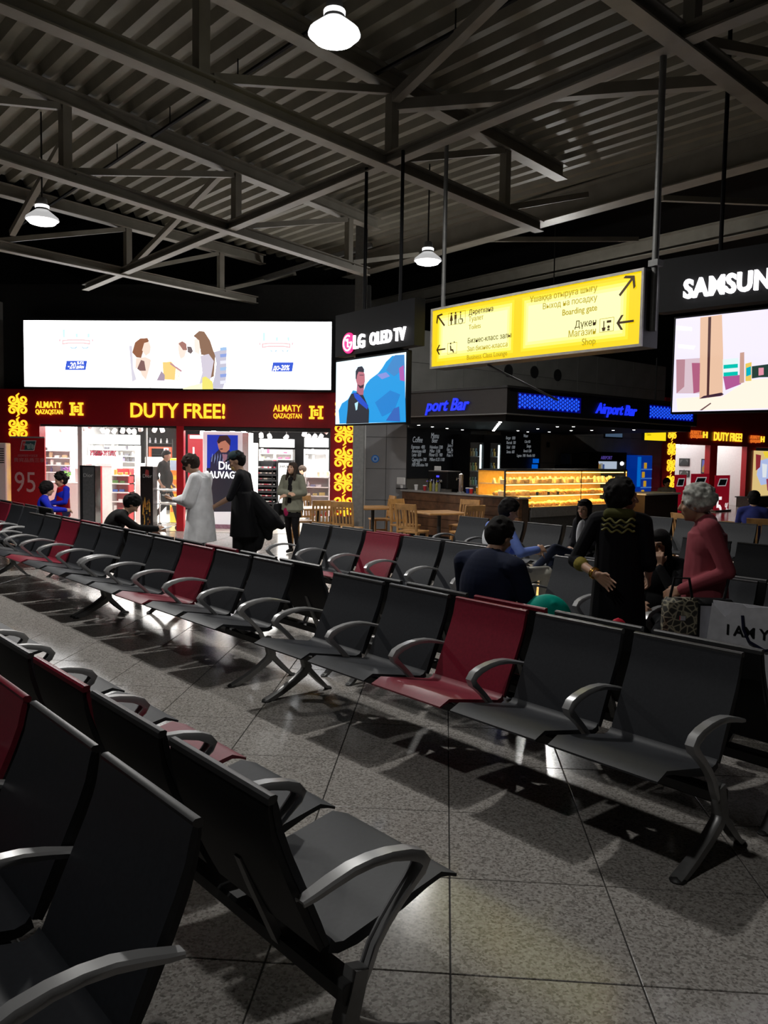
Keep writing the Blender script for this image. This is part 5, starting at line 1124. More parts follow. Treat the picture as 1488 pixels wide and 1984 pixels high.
# green window high up and its two small lamps
G = Frame(-4.2, 26.2, 1, -.25)
gw = bpy.data.objects.new('window_1', MB().box(0, .001, 0, .001, 0, .001).mesh('window_1', M['black'])); COL.objects.link(gw); gw.matrix_basis = Matrix.Translation(G.o) @ Matrix.Rotation(G.rot, 4, 'Z'); struct(gw)
def gz(x, y): return G.lz(560 + x / 6.2, 420 + y / 6.2)
for pts in ([(310, 1000), (360, 985), (480, 955), (500, 1065), (380, 1040)], [(530, 940), (720, 895), (745, 1020), (555, 1062)], [(735, 892), (770, 885), (800, 1005), (755, 1015)], [(785, 882), (900, 858), (905, 990), (812, 1008)]):
    MB().poly([gz(*p) for p in pts], -.01, 0).build('window_pane', mat('green_pane', (.05, .1, .07), .3, emit=(.14, .33, .2), es=.35, var=0), gw)
MB().poly([gz(0, 1090), (gz(300, 1060)), gz(420, 1095), gz(0, 1160)], -.01, 0).build('window_pane', mat('green_pane_dim', (.05, .1, .07), .3, emit=(.1, .2, .14), es=.12, var=0), gw)
for a, b in (((300, 985), (900, 850)), ((300, 1040), (500, 1075)), ((500, 1075), (900, 995)), ((500, 940), (530, 1075))): MB().tube([(gz(*a)[0], -.03, gz(*a)[1]), (gz(*b)[0], -.03, gz(*b)[1])], .06, 6).build('window_bar', M['black'], gw)
for k, (x, y) in enumerate(((735, 1172), (808, 1185))):
    l, z = gz(x, y); P_ = Matrix.Translation(G.o) @ Matrix.Rotation(G.rot, 4, 'Z') @ Vector((l, -.4, z))
    t = thing('ceiling_strip', 'tiny far white lamp above the billboard corner, %s of the pair' % ('first' if k == 0 else 'second'), 'lamp', P_); MB().rbox(-.16, .16, -.1, .1, -.03, .03, .01).build('lamp_body', M['lens'], t); MB().tube([(0, 0, 0), (0, 0, 8.15 - P_.z)], .01, 5).build('rod', M['black'], t)
# ================================================================== CAFE TABLES AND CHAIRS
def chair():
    t = thing('wooden_chair', 'honey wooden chair', 'chair')
    for x in (-.19, .19):
        MB().sweep([(-.17, 0), (-.18, .44), (-.21, .75), (-.25, .93)], [(-.017, -.017), (-.017, .017), (.017, .017), (.017, -.017)], x).build('rear_leg', M['honey'], t)
        MB().box(.15, .185, x - .018, x + .018, 0, .43).build('front_leg', M['honey'], t)
        MB().box(-.16, .16, x - .01, x + .01, .2, .23).build('side_stretcher', M['honey'], t)
    MB().rbox(-.2, .21, -.215, .215, .43, .465, .008).build('seat', M['honey'], t)
    MB().sweep([(-.232, .83), (-.25, .93)], [(-.21, -.012), (-.21, .012), (.21, .012), (.21, -.012)]).build('top_rail', M['honey'], t)
    MB().box(-.195, -.175, -.18, .18, .5, .54).build('lower_rail', M['honey'], t)
    for k in range(5): MB().sweep([(-.186, .52), (-.212, .7), (-.236, .85)], [(-.014, -.006), (-.014, .006), (.014, .006), (.014, -.006)], (k - 2) * .066).build('back_slat', M['honey'], t)
    return t
c0_ = chair(); c0_.matrix_basis = Matrix.Translation((-.55, 14.3, 0)) @ Matrix.Rotation(math.radians(60), 4, 'Z'); c0_['label'] = 'honey wooden chair nearest on the left of the cafe table'
dup(c0_, (-.74, 15.5, 0), math.radians(-40), 'honey wooden chair behind the left side of the cafe table')
dup(c0_, (.36, 15.75, 0), math.radians(-120), 'honey wooden chair behind the right side of the cafe table')
dup(c0_, (.38, 14.35, 0), math.radians(125), 'honey wooden chair nearest on the right of the cafe table')
dup(c0_, (-1.72, 14.6, 0), math.radians(70), 'honey wooden chair pushed to the second table by the wall pier')
dup(c0_, (-1.3, 16.75, 0), math.radians(200), 'honey wooden chair against the grey wall pier')
dup(c0_, (-2.72, 15.9, 0), math.radians(-60), 'wooden chair close behind the woman in the coat')
dup(c0_, (-2.25, 14.9, 0), math.radians(110), 'wooden chair in front of the golden ornament panel')
dup(c0_, (4.7, 12.6, 0), math.radians(70), 'wooden chair of the man in the blue shirt')
dup(c0_, (3.9, 13.3, 0), math.radians(20), 'dark seen wooden chair left of the man in the blue shirt')
def table(x, y, lb):
    t = thing('cafe_table', lb, 'table', (x, y, 0), .5); MB().rbox(-.4, .4, -.4, .4, .715, .75, .008).build('table_top', M['honey'], t); MB().lathe([(.035, .02), (.035, .7), (.16, .715)], 12).build('pedestal', M['darkmetal'], t); MB().lathe([(.25, 0), (.25, .012), (.04, .04)], 20).build('foot', M['darkmetal'], t)
table(-.1, 15.0, 'square honey wooden cafe table before the bar counter'); table(-1.4, 15.97, 'square wooden cafe table before the grey wall pier'); table(-2.4, 15.5, 'small wooden cafe table before the golden ornament panel'); table(4.6, 13.75, 'wooden cafe table before the distant red front')
# ================================================================== PEOPLE
CLOTH = {}
def cl(c, r=.8):
    k = tuple(c)
    if k not in CLOTH: CLOTH[k] = mat('cloth_%d' % len(CLOTH), c, r, var=.15, scale=7, spec=.15)
    return CLOTH[k]
class Body:
    """capsules, ellipsoids and elliptical tapers fused into one skin; faces take the cloth of the nearest part"""
    def __init__(s, k=1.0): s.p = []; s.k = k
    def c(s, m_, a, b, ra, rb): s.p.append((m_, 'c', Vector(a), Vector(b), ra, rb, 1, 1)); return s
    def e(s, m_, c, r, ax=None):
        s.p.append((m_, 'e', Vector(c), Vector(ax) if ax is not None else Vector((0, 0, 1)), r, None, 1, 1)); return s
    def t(s, m_, a, b, ra, rb):
        """taper with elliptical ends: ra=(rx,ry) at a, rb at b"""
        s.p.append((m_, 't', Vector(a), Vector(b), ra, rb, 1, 1)); return s
    def mesh(s, name, vox):
        mb = MB(); k = s.k
        for m_, ty, a, b, ra, rb, _, _ in s.p:
            if ty == 'c': mb.caps(a * k, b * k, ra * k, rb * k)
            elif ty == 'e':
                q = b.to_track_quat('Z', 'Y').to_matrix() if (b - Vector((0, 0, 1))).length > 1e-4 else None
                mb.ell(a * k, [x * k for x in ra], q, 28, 18)
            else:
                vs = []; n = 20
                for i in range(7):
                    f = i / 6; o = a.lerp(b, f); rx = ra[0] + (rb[0] - ra[0]) * f; ry = ra[1] + (rb[1] - ra[1]) * f
                    for j in range(n):
                        g = 2 * PI * j / n; w_ = 1 + (.04 * math.sin(5 * g + 2 * f) * f if len(s.p[0]) and rb[0] > ra[0] else 0)
                        vs.append((o + Vector((rx * math.cos(g) * w_, ry * math.sin(g) * w_, 0))) * k)
                mb.add(vs, [(i * n + j, i * n + (j + 1) % n, (i + 1) * n + (j + 1) % n, (i + 1) * n + j) for i in range(6) for j in range(n)] + [tuple(range(n))[::-1], tuple(6 * n + j for j in range(n))])
        me = mb.mesh('tmp'); o = bpy.data.objects.new('tmp', me); COL.objects.link(o)
        r = o.modifiers.new('r', 'REMESH'); r.mode = 'VOXEL'; r.voxel_size = vox; r.use_smooth_shade = True
        sm = o.modifiers.new('s', 'SMOOTH'); sm.factor = .5; sm.iterations = 3 if vox > .009 else 4
        out = bpy.data.meshes.new_from_object(o.evaluated_get(bpy.context.evaluated_depsgraph_get())); out.name = name
        bpy.data.objects.remove(o); bpy.data.meshes.remove(me)
        mats = []; ids = []
        for pr in s.p:
            if pr[0] not in mats: mats.append(pr[0])
            ids.append(mats.index(pr[0]))
        out.materials.clear()
        for m_ in mats: out.materials.append(M[m_] if isinstance(m_, str) else m_)
        n = len(out.polygons); C_ = np.empty(n * 3); out.polygons.foreach_get('center', C_); C_ = C_.reshape(-1, 3) / k
        best = np.full(n, 1e9); pick = np.zeros(n, int)
        for pr, i in zip(s.p, ids):
            _, ty, a, b, ra, rb, _, _ = pr
            if ty == 'e':
                q = np.array(b.to_track_quat('Z', 'Y').to_matrix()) if (b - Vector((0, 0, 1))).length > 1e-4 else np.eye(3)
                L_ = (C_ - np.array(a)) @ q; rr = np.array(ra); d = (np.linalg.norm(L_ / rr, axis=1) - 1) * min(ra)
            else:
                A_ = np.array(a); D_ = np.array(b) - A_; L2 = D_ @ D_ + 1e-9; f = np.clip((C_ - A_) @ D_ / L2, 0, 1)
                V_ = C_ - A_ - f[:, None] * D_
                if ty == 'c': d = np.linalg.norm(V_, axis=1) - (ra + (rb - ra) * f)
                else:
                    rx = ra[0] + (rb[0] - ra[0]) * f; ry = ra[1] + (rb[1] - ra[1]) * f
                    d = (np.sqrt((V_[:, 0] / rx) ** 2 + (V_[:, 1] / ry) ** 2) - 1) * np.minimum(rx, ry) + np.abs(V_[:, 2])
            u = d < best; best[u] = d[u]; pick[u] = i
        out.polygons.foreach_set('material_index', pick.astype(np.int32)); out.polygons.foreach_set('use_smooth', [True] * n)
        return out
STAND = dict(pel=(0, 0, .93), wai=(0, .0, 1.09), che=(0, .0, 1.27), nek=(0, -.01, 1.455), hed=(0, .035, 1.575), shl=(-.165, -.01, 1.395), shr=(.165, -.01, 1.395),
             ell=(-.215, -.03, 1.12), elr=(.215, -.03, 1.12), wrl=(-.225, .06, .88), wrr=(.225, .06, .88), hil=(-.085, 0, .9), hir=(.085, 0, .9), knl=(-.09, .03, .49), knr=(.09, .03, .49),
             anl=(-.09, -.03, .085), anr=(.09, -.03, .085))
SIT = dict(pel=(0, 0, .52), wai=(0, -.02, .68), che=(0, -.03, .88), nek=(0, -.02, 1.06), hed=(0, .03, 1.175), shl=(-.17, -.03, 1.0), shr=(.17, -.03, 1.0),
           ell=(-.21, .08, .77), elr=(.21, .08, .77), wrl=(-.10, .28, .72), wrr=(.10, .28, .72), hil=(-.09, .02, .51), hir=(.09, .02, .51), knl=(-.1, .43, .52), knr=(.1, .43, .52),
           anl=(-.1, .42, .085), anr=(.1, .42, .085))
def hand(b, wr, d, palm, curl=.5, m_='skin', side=1, s=1.0):
    """palm and five bent fingers; d points along the hand, palm is the way the palm faces, side puts the thumb"""
    wr = Vector(wr); d = Vector(d).normalized(); palm = Vector(palm); palm = (palm - d * palm.dot(d)).normalized(); w_ = d.cross(palm) * side
    for i in range(4):
        o = (i - 1.5) * .0215 * s; dv = (d + w_ * (i - 1.5) * .09).normalized()
        k = wr + d * (.085 * s) + w_ * o
        b.c(m_, wr + d * .01 + w_ * o * .6, k, .016 * s, .0125 * s)
        L_ = (.040, .046, .043, .034)[i] * s
        a = curl * .8; v = dv * math.cos(a) + palm * math.sin(a); k2 = k + v * L_
        a2 = curl * 1.9; v2 = dv * math.cos(a2) + palm * math.sin(a2); k3 = k2 + v2 * L_ * .7
        b.c(m_, k, k2, .0095 * s, .0085 * s).c(m_, k2, k3, .0085 * s, .007 * s)
    t0 = wr + d * .03 * s - w_ * .025 * s; t1 = t0 + (d * .6 - w_ * .7 + palm * .3).normalized() * .038 * s; t2 = t1 + (d * .85 - w_ * .2 + palm * .45).normalized() * .03 * s
    b.c(m_, t0, t1, .0135 * s, .0105 * s).c(m_, t1, t2, .0105 * s, .008 * s)
def head(b, c, f, m_='skin', s=1.0):
    """f: unit way the face looks"""
    c = Vector(c); f = Vector(f).normalized(); up = Vector((0, 0, 1)); up = (up - f * up.dot(f)).normalized() if abs(f.z) < .95 else Vector((0, 1, 0)); r = f.cross(up)
    P = lambda x, y, z: c + (r * x + f * y + up * z) * s
    b.e(m_, P(0, -.012, .02), (.074 * s, .088 * s, .092 * s), up).e(m_, P(0, .018, -.03), (.058 * s, .064 * s, .082 * s), up)
    b.e(m_, P(0, .055, -.088), (.024 * s, .02 * s, .018 * s), up)
    b.c(m_, P(0, .078, .015), P(0, .098, -.022), .009 * s, .0135 * s)
    for q in (-1, 1):
        b.e(m_, P(q * .076, -.01, -.005), (.009 * s, .018 * s, .03 * s), up); b.e(m_, P(q * .035, .06, -.02), (.022 * s, .018 * s, .02 * s), up)
        b.c(m_, P(q * .045, .066, .032), P(q * .015, .078, .03), .009 * s, .008 * s)
    b.e(m_, P(0, .078, -.052), (.02 * s, .01 * s, .009 * s), up)
    return P
def face_bits(t, P, k=1, smile=False):
    mb = MB()
    for q in (-1, 1): mb.ell(P(q * .032, .077, .006) * k, (.011, .006, .006)); mb.ell(P(q * .032, .079, .033) * k, (.016, .005, .004))
    mb.build('eyes_and_brows', M['eye'], t, True)
    mb = MB(); mb.ell(P(0, .088, -.052) * k, (.024 if smile else .018, .005, .005)); mb.build('mouth', M['lips'], t, True)
def person(label, loc, heading, H=1.7, base=STAND, pose={}, top='black', legs='black', shoe='black', skin='skin', vox=.012, sleeve='long', look=None, hs=1.0, hands=True, bulk=1.0, fits=None, hair=None, curl=(.6, .6), hand_d=None, face=False, cat='person', hair_m='hair', catlab='person', smile=False):
    J = dict(base); J.update(pose); J = {a: Vector(v) for a, v in J.items()}
    k = H / 1.7; b = Body(k); g = bulk
    T_ = lambda x: M[x] if isinstance(x, str) else x
    tp, lg, sk, so = T_(top), T_(legs), T_(skin), T_(shoe)
    ax = (J['nek'] - J['pel']).normalized()
    b.e(lg, J['pel'] - ax * .02, (.155 * g, .115 * g, .13), ax).e(tp, J['wai'], (.135 * g, .10 * g, .15), ax).e(tp, J['che'] + ax * .0, (.158 * g, .112 * g, .19), ax)
    sm = (J['shl'] + J['shr']) / 2
    b.c(tp, J['shl'] * .94 + sm * .06, J['nek'] - ax * .03, .062 * g, .062).c(tp, J['shr'] * .94 + sm * .06, J['nek'] - ax * .03, .062 * g, .062)
    b.c(sk, J['nek'] - ax * .02, J['nek'].lerp(J['hed'], .55), .054, .05)
    for s_ in 'lr':
        sh, el, wr = J['sh' + s_], J['el' + s_], J['wr' + s_]
        mid = el.lerp(wr, .0)
        b.c(tp, sh, el, .057 * g, .046 * g)
        if sleeve == 'long': b.c(tp, el, el.lerp(wr, .93), .045 * g, .036 * g); b.c(sk, el.lerp(wr, .8), wr, .029, .026)
        elif sleeve == 'mid': b.c(tp, el, el.lerp(wr, .3), .05 * g, .046 * g); b.c(sk, el, wr, .04, .026)
        else: b.c(sk, sh.lerp(el, .6), el, .042, .037); b.c(sk, el, wr, .037, .026)
        if hands:
            dd = (wr - el).normalized(); i = 0 if s_ == 'l' else 1
            if hand_d and s_ in hand_d: d_, pl, cu = hand_d[s_]
            else: d_, pl, cu = dd, (Vector((.7 if s_ == 'l' else -.7, .2, -.5))), curl[i]
            hand(b, wr, d_, pl, cu, sk, 1 if s_ == 'l' else -1)
        hp, kn, an = J['hi' + s_], J['kn' + s_], J['an' + s_]
        b.c(lg, hp, kn, .092 * g, .062 * g).c(lg, kn, an + (kn - an).normalized() * .02, .058 * g, .042)
        toe = (an - kn); fo = Vector((0, 1, 0)) if 'to' + s_ not in J else (J['to' + s_] - an).normalized()
        b.c(so, an + Vector((0, 0, -.04)) - fo * .03, an + fo * .15 + Vector((0, 0, -.05)), .042, .032)
    lk = look if look is not None else (0, 1, 0)
    P = head(b, J['hed'], lk, sk, hs)
    if fits: fits(b, J)
    t = thing('person', label, catlab, loc, math.atan2(-heading[0], heading[1]))
    link('body', b.mesh('body', vox), t)
    if hair:
        hb = Body(k); hair(hb, P, J); link('hair', hb.mesh('hair', max(.008, vox * .8)), t)
    if face: face_bits(t, P, k, smile)
    t['_'] = 1; del t['_']
    return t, P, J, k
def short_hair(m_='hair', vol=1.0, fringe=True):
    def f(b, P, J):
        m2 = M[m_]; v = vol
        b.e(m2, P(0, -.022, .045), (.082 * v, .095 * v, .085 * v)).e(m2, P(0, -.05, .0), (.075 * v, .066 * v, .085 * v))
        rr = random.Random(5)
        for i in range(46):
            a = rr.random() * 2 * PI; e_ = rr.uniform(-.5, 1.4); d = Vector((math.cos(e_) * math.cos(a), math.cos(e_) * math.sin(a), math.sin(e_)))
            if d.y > .35 and d.z < .55: continue
            b.e(m2, P(d.x * .078 * v, -.022 + d.y * .09 * v, .04 + d.z * .08 * v), (.016 * v, .02 * v, .014 * v))
        if fringe: b.e(m2, P(0, .035, .08), (.06 * v, .042 * v, .03 * v))
    return f
def long_hair(m_='hair', ln=.3):
    def f(b, P, J):
        m2 = M[m_]
        b.e(m2, P(0, -.02, .045), (.086, .098, .088)).e(m2, P(0, -.05, -.02), (.084, .07, .12)).e(m2, P(0, .05, .078), (.055, .03, .026))
        for q in (-1, 1): b.c(m2, P(q * .07, -.0, .03), P(q * .085, .0, -.03 - ln * .6), .032, .028)
        b.c(m2, P(0, -.06, -.02), P(0, -.06, -ln), .07, .05)
    return f
dn = lambda x: Vector(x).normalized()
# --- white tunic, reading a phone, facing left
def tunic(b, J):
    m2 = M['tunic']
    b.t(m2, (0, -.015, 1.42), (0, 0, .62), (.15, .105), (.275, .19)).e(m2, (0, .0, 1.38), (.165, .105, .08))
    for s_ in 'lr':
        b.c(m2, J['sh' + s_], J['el' + s_], .085, .098).c(m2, J['el' + s_], J['el' + s_].lerp(J['wr' + s_], .55), .098, .062)
M['tunic'] = cl((.82, .82, .84))
t, P, J, k = person('person in a long white tunic reading a phone behind the second seat row', (-3.1, 10.25, 0), (-1, .12), 1.74, top=cl((.82, .82, .84)), legs=cl((.02, .02, .02)), vox=.010,
    pose=dict(nek=(0, .03, 1.46), hed=(0, .12, 1.565), ell=(-.2, .06, 1.14), elr=(.2, .06, 1.12), wrl=(-.04, .33, 1.13), wrr=(.06, .33, 1.13)), look=dn((0, .8, -.62)), fits=tunic,
    hair=lambda b, P, J: (short_hair('hairbrown', 1.12)(b, P, J), b.c(M['hairbrown'], P(0, -.05, .06), P(0, .08, .02), .06, .04)), hand_d={'l': (dn((.2, .9, .1)), (0, 0, 1), .9), 'r': (dn((-.2, .9, .1)), (0, 0, 1), .9)})
MB().tube([(-.066 * k, .27 * k + .03 * math.sin(a), 1.135 * k + .034 * math.cos(a)) for a in [2 * PI * i / 16 for i in range(17)]], .009, 6).build('yellow_wristband', colr((.8, .5, .03)), t, True)
ph = thing('phone', 'white phone held by the person in the white tunic', 'phone', t.matrix_basis @ Vector((.01, .44 * k, 1.165 * k)), t.rotation_euler.z)
o = MB().rbox(-.038, .038, -.075, .075, -.004, .004, .003).build('body', M['white'], ph); o.rotation_euler = (.3, 0, 1.5); MB().box(-.034, .034, -.068, .068, .0041, .005).build('screen', lit('phone_glow', (.8, .9, 1), .8), o)
# --- cap and black jacket beside the tunic
def jacket(b, J):
    m2 = cl((.006, .006, .007))
    b.t(m2, (0, -.0, 1.2), (.0, -.05, .66), (.17, .12), (.22, .2)).c(m2, (.05, -.12, 1.12), (.0, -.36, .86), .10, .13).c(m2, (0, -.34, .9), (.0, -.50, .80), .11, .05).c(m2, (0, -.3, .85), (.0, -.34, .66), .11, .05)
    b.c(m2, (.05, -.22, .8), (.0, -.2, .55), .10, .07).c(m2, (-.05, -.05, .8), (0, -.1, .5), .12, .1)
t, P, J, k = person('person in black with a dark cap standing just behind the white tunic', (-2.62, 10.5, 0), (-1, .05), 1.78, top=cl((.006, .006, .008)), legs=cl((.007, .007, .008)), vox=.011, sleeve='short', fits=jacket,
    pose=dict(nek=(0, .02, 1.46), hed=(0, .07, 1.58), ell=(-.24, .08, 1.14), wrl=(-.2, .3, 1.02), elr=(.24, -.05, 1.12), wrr=(.2, -.02, .9)), look=dn((-.1, .9, -.35)), hair=short_hair(vol=1.02))
cp = Body(k); m2 = M['cap'] = cl((.03, .05, .055)); cp.e(m2, P(0, -.015, .065), (.088, .1, .07)).c(m2, P(-.035, .08, .06), P(-.03, .14, .045), .012, .008).c(m2, P(.035, .08, .06), P(.03, .14, .045), .012, .008).c(m2, P(0, .08, .062), P(0, .15, .045), .014, .008)
link('cap', cp.mesh('cap', .009), t)
mk_ = Body(k); mk_.e(cl((.5, .33, .12)), P(0, .06, -.06), (.045, .04, .04)); link('face_mask', mk_.mesh('face_mask', .008), t)
# --- woman in olive coat
def coat(b, J):
    m2 = M['coat']
    b.t(m2, (0, -.01, 1.4), (0, .0, .80), (.15, .10), (.215, .15))
    for s_ in 'lr': b.c(m2, J['sh' + s_], J['el' + s_], .07, .068).c(m2, J['el' + s_], J['el' + s_].lerp(J['wr' + s_], .7), .066, .055)
    b.t(M['blackcloth'], (0, .06, 1.4), (0, .085, .95), (.055, .055), (.05, .07)).t(M['blackcloth'], (0, 0, .82), (0, 0, .68), (.165, .12), (.18, .13)).e(cl((.25, .01, .06)), (.07, .11, .78), (.05, .045, .08))
M['coat'] = cl((.17, .17, .13)); M['blackcloth'] = cl((.005, .004, .005))
t, P, J, k = person('woman in an olive grey coat looking up before the shop entrance', (-2.68, 14.35, 0), (-.25, -1), 1.62, top=cl((.17, .17, .13)), legs=M['blackcloth'], vox=.011, fits=coat, face=True,
    pose=dict(ell=(-.235, .02, 1.13), elr=(.235, .02, 1.13), wrl=(.02, .2, 1.08), wrr=(-.04, .22, 1.12), knl=(-.08, .05, .49), anl=(-.12, .0, .085), knr=(.09, -.02, .49), anr=(.08, -.12, .085), hed=(0, .03, 1.57)), look=dn((.15, 1, .25)), hair=long_hair('hairbrown', .28))
hb_ = thing('shoulder_bag', 'black shoulder bag at the hip of the woman in the olive coat', 'bag', t.matrix_basis @ Vector((.24, -.02, .78)), t.rotation_euler.z)
MB().rbox(-.04, .1, -.13, .13, -.12, .1, .03).build('body', M['black'], hb_, True); MB().tube([(0, -.1, .08), (-.03, -.09, .35), (-.08, -.03, .55), (-.06, .05, .35), (0, .1, .08)], .008, 6).build('strap', M['black'], hb_)
# --- walking man in the shop
def pack(b, J): b.e(cl((.003, .003, .003)), (0, .07, 1.08), (.15, .11, .2))
t, P, J, k = person('man in black walking past the totem inside the shop', (X(319, YS + 1.0), YS + 1.0, 0), (1, -.1), 1.78, top=cl((.003, .003, .003)), legs=cl((.004, .004, .004)), vox=.014, sleeve='mid', fits=pack,
    pose=dict(ell=(-.22, -.05, 1.12), elr=(.23, -.1, 1.15), wrr=(.2, .02, .93), wrl=(-.2, .1, .92), knl=(-.09, .18, .5), anl=(-.09, .28, .09), knr=(.09, .02, .49), anr=(.09, -.3, .12), hed=(0, .05, 1.575)), look=dn((0, 1, -.25)), hair=short_hair(vol=.98))
# --- children
t, P, J, k = person('young person in a blue jacket seen from the side next to the banner', (-6.43, 12.87, 0), (.85, .4), 1.62, base=SIT, top=cl((.01, .02, .42)), legs=cl((.02, .02, .05)), vox=.011, pose=dict(wrl=(-.05, .32, .82), wrr=(.05, .32, .82), ell=(-.22, .08, .84), elr=(.22, .08, .84)), look=dn((0, 1, -.1)), hair=short_hair(vol=1.22))
def vest(b, J): b.t(cl((.32, .005, .015)), (0, 0, 1.42), (0, 0, .8), (.15, .12), (.18, .15)).c(cl((.32, .005, .015)), (-.09, .0, 1.44), (.09, .0, 1.44), .05, .05)
t, P, J, k = person('child in a red vest with blue sleeves facing the young person in blue', (-6.5, 13.62, 0), (-.65, -.75), 1.33, top=cl((.01, .02, .42)), legs=cl((.02, .02, .05)), vox=.012, bulk=1.15, fits=vest, pose=dict(wrl=(-.03, .3, 1.08), wrr=(.1, .3, 1.08), ell=(-.24, .06, 1.12), elr=(.26, .04, 1.12), hed=(0, .05, 1.58)), look=dn((.3, 1, -.3)), hs=1.3, hair=short_hair(vol=1.36))
# --- bent person in black on the back row
t, P, J, k = person('person in black bent forward over the seat back, holding a phone', (-4.28, 10.0, 0), (.85, .35), 1.72, base=SIT, top=cl((.008, .008, .008)), legs=cl((.02, .02, .022)), vox=.010, bulk=1.1,
    pose=dict(wai=(0, .05, .68), che=(0, .16, .85), nek=(0, .28, .99), hed=(0, .36, 1.08), shl=(-.17, .22, .94), shr=(.17, .22, .94), ell=(-.2, .4, .76), elr=(.22, .42, .8), wrl=(-.05, .6, .74), wrr=(.12, .66, .78), knl=(-.12, .44, .52), knr=(.12, .44, .52)), look=dn((0, .7, -.7)), hair=short_hair(vol=1.12))
ph = thing('phone', 'white phone in the hand of the bent person in black', 'phone', t.matrix_basis @ Vector((.1, .77 * k, .79 * k)), t.rotation_euler.z)
o = MB().rbox(-.036, .036, -.07, .07, -.004, .004, .003).build('body', M['white'], ph); o.rotation_euler = (.25, 0, .2); MB().box(-.032, .032, -.064, .064, .0041, .005).build('screen', lit('phone_glow2', (.8, .85, .9), .6), o)
# --- navy suit man
def collar(b, J): b.e(cl((.007, .011, .03)), (0, -.01, .82), (.215, .135, .27)).c(cl((.007, .011, .03)), (-.16, 0, .98), (.16, 0, .98), .075, .075).c(cl((.007, .011, .03)), J['nek'] + Vector((-.05, -.02, -.02)), J['nek'] + Vector((.05, -.02, -.02)), .045, .045)
p = sn(3.78, -4.22)
t, P, J, k = person('man in a navy jacket seated with his back to the camera', (p.x, p.y, 0), (.68, .73), 1.80, base=SIT, top=cl((.007, .011, .03)), legs=cl((.01, .012, .03)), vox=.008, bulk=1.28, fits=collar,
    pose=dict(shl=(-.215, -.0, .98), shr=(.215, -.0, .98), nek=(0, .03, 1.06), hed=(0, .1, 1.155), wai=(0, -.0, .68), che=(0, .0, .86), ell=(-.27, .08, .74), elr=(.27, .08, .74), wrl=(-.08, .3, .68), wrr=(.08, .3, .68)), look=dn((0, .85, -.5)), hair=short_hair(vol=1.06))
# --- man in pale blue
def stripe(b, J): b.e(cl((.72, .74, .78)), (-.03, -.10, .88), (.155, .065, .16)).e(cl((.72, .74, .78)), (-.12, -.06, .93), (.09, .07, .09))
p = sn(5.66, -6.5)
t, P, J, k = person('man in a pale blue and white shirt with khaki trousers, using a phone', (p.x, p.y, 0), (.9, .43), 1.76, base=SIT, top=cl((.16, .24, .62)), legs=cl((.5, .48, .42)), vox=.009, bulk=1.08, fits=stripe,
    pose=dict(ell=(-.24, .05, .76), elr=(.27, .06, .78), wrl=(.1, .30, .76), wrr=(.2, .30, .80), nek=(0, .03, 1.06), hed=(0, .08, 1.17), knr=(.16, .43, .56)), look=dn((.1, .95, -.35)), hair=short_hair(vol=1.08))
# --- woman in jeans facing us
def opencoat(b, J): b.e(cl((.62, .63, .66)), (0, .055, .84), (.062, .075, .2)).c(cl((.02, .02, .025)), (-.12, .02, 1.0), (-.12, .06, .66), .07, .07).c(cl((.02, .02, .025)), (.12, .02, 1.0), (.12, .06, .66), .07, .07)
p = sn(6.05, -8.5)
t, P, J, k = person('smiling woman in a dark jacket over white with crossed jeans, below the pastry case', (p.x, p.y, 0), (-.88, -.48), 1.66, base=SIT, top=cl((.02, .02, .025)), legs=cl((.02, .026, .05)), vox=.009, fits=opencoat, face=True, smile=True,
    pose=dict(knl=(.02, .44, .69), anl=(.22, .66, .36), tol=(.28, .78, .34), knr=(.10, .44, .51), anr=(.05, .5, .085), wrl=(-.05, .2, .66), wrr=(.06, .2, .68), ell=(-.24, .03, .76), elr=(.24, .03, .76), hed=(0, .03, 1.175)), look=dn((-.45, 1, -.05)), hair=long_hair('hair', .26))
MB().tube([P(q * .03, .07 - abs(q) * .012, .1) * k for q in (-2, -1, 0, 1, 2)], .011, 6).build('sunglasses', M['black'], t, True)
# --- woman in black from behind with bangles
def curly(b, P, J):
    m2 = M['hair']; rr = random.Random(9)
    b.e(m2, P(0, -.03, .045), (.1, .108, .1)).e(m2, P(0, -.05, -.02), (.085, .08, .09))
    for i in range(90):
        a = rr.random() * 2 * PI; e_ = rr.uniform(-.8, 1.4); d = Vector((math.cos(e_) * math.cos(a), math.cos(e_) * math.sin(a), math.sin(e_)))
        if d.y > .5 and d.z < .55: continue
        b.e(m2, P(d.x * .102, -.03 + d.y * .11, .035 + d.z * .105), (.022, .022, .018))
def dress(b, J):
    m2 = M['blackdress']; b.t(m2, (0, -.01, 1.38), (0, 0, .45), (.155, .12), (.215, .18))
    gp = cl((.06, .06, .015)); b.c(gp, (-.07, -.065, 1.45), (.07, -.065, 1.45), .042, .042)
    el, wr = J['ell'], J['wrl']; b.c(cl((.2, .16, .03)), el.lerp(wr, .26), el.lerp(wr, .30), .054, .053)
M['blackdress'] = cl((.0035, .0035, .005))
t, P, J, k = person('woman in a black dress seen from behind, one bare forearm with gold bangles held out', (1.215, 5.82, 0), (.30, .95), 1.64, top=M['blackdress'], legs=M['blackdress'], vox=.005, sleeve='mid', bulk=1.08, fits=dress,
    pose=dict(ell=(-.30, -.06, 1.10), wrl=(-.12, -.24, 1.03), wrr=(.2, .12, 1.0), nek=(0, .0, 1.455), hed=(.02, .03, 1.565)), look=dn((.9, .45, -.05)), hair=curly, hand_d={'l': (dn((.8, -.15, -.5)), dn((-.15, -1, -.1)), .28)})
mb = MB(); d_ = (J['wrl'] - J['ell']).normalized(); q = d_.to_track_quat('Z', 'Y').to_matrix()
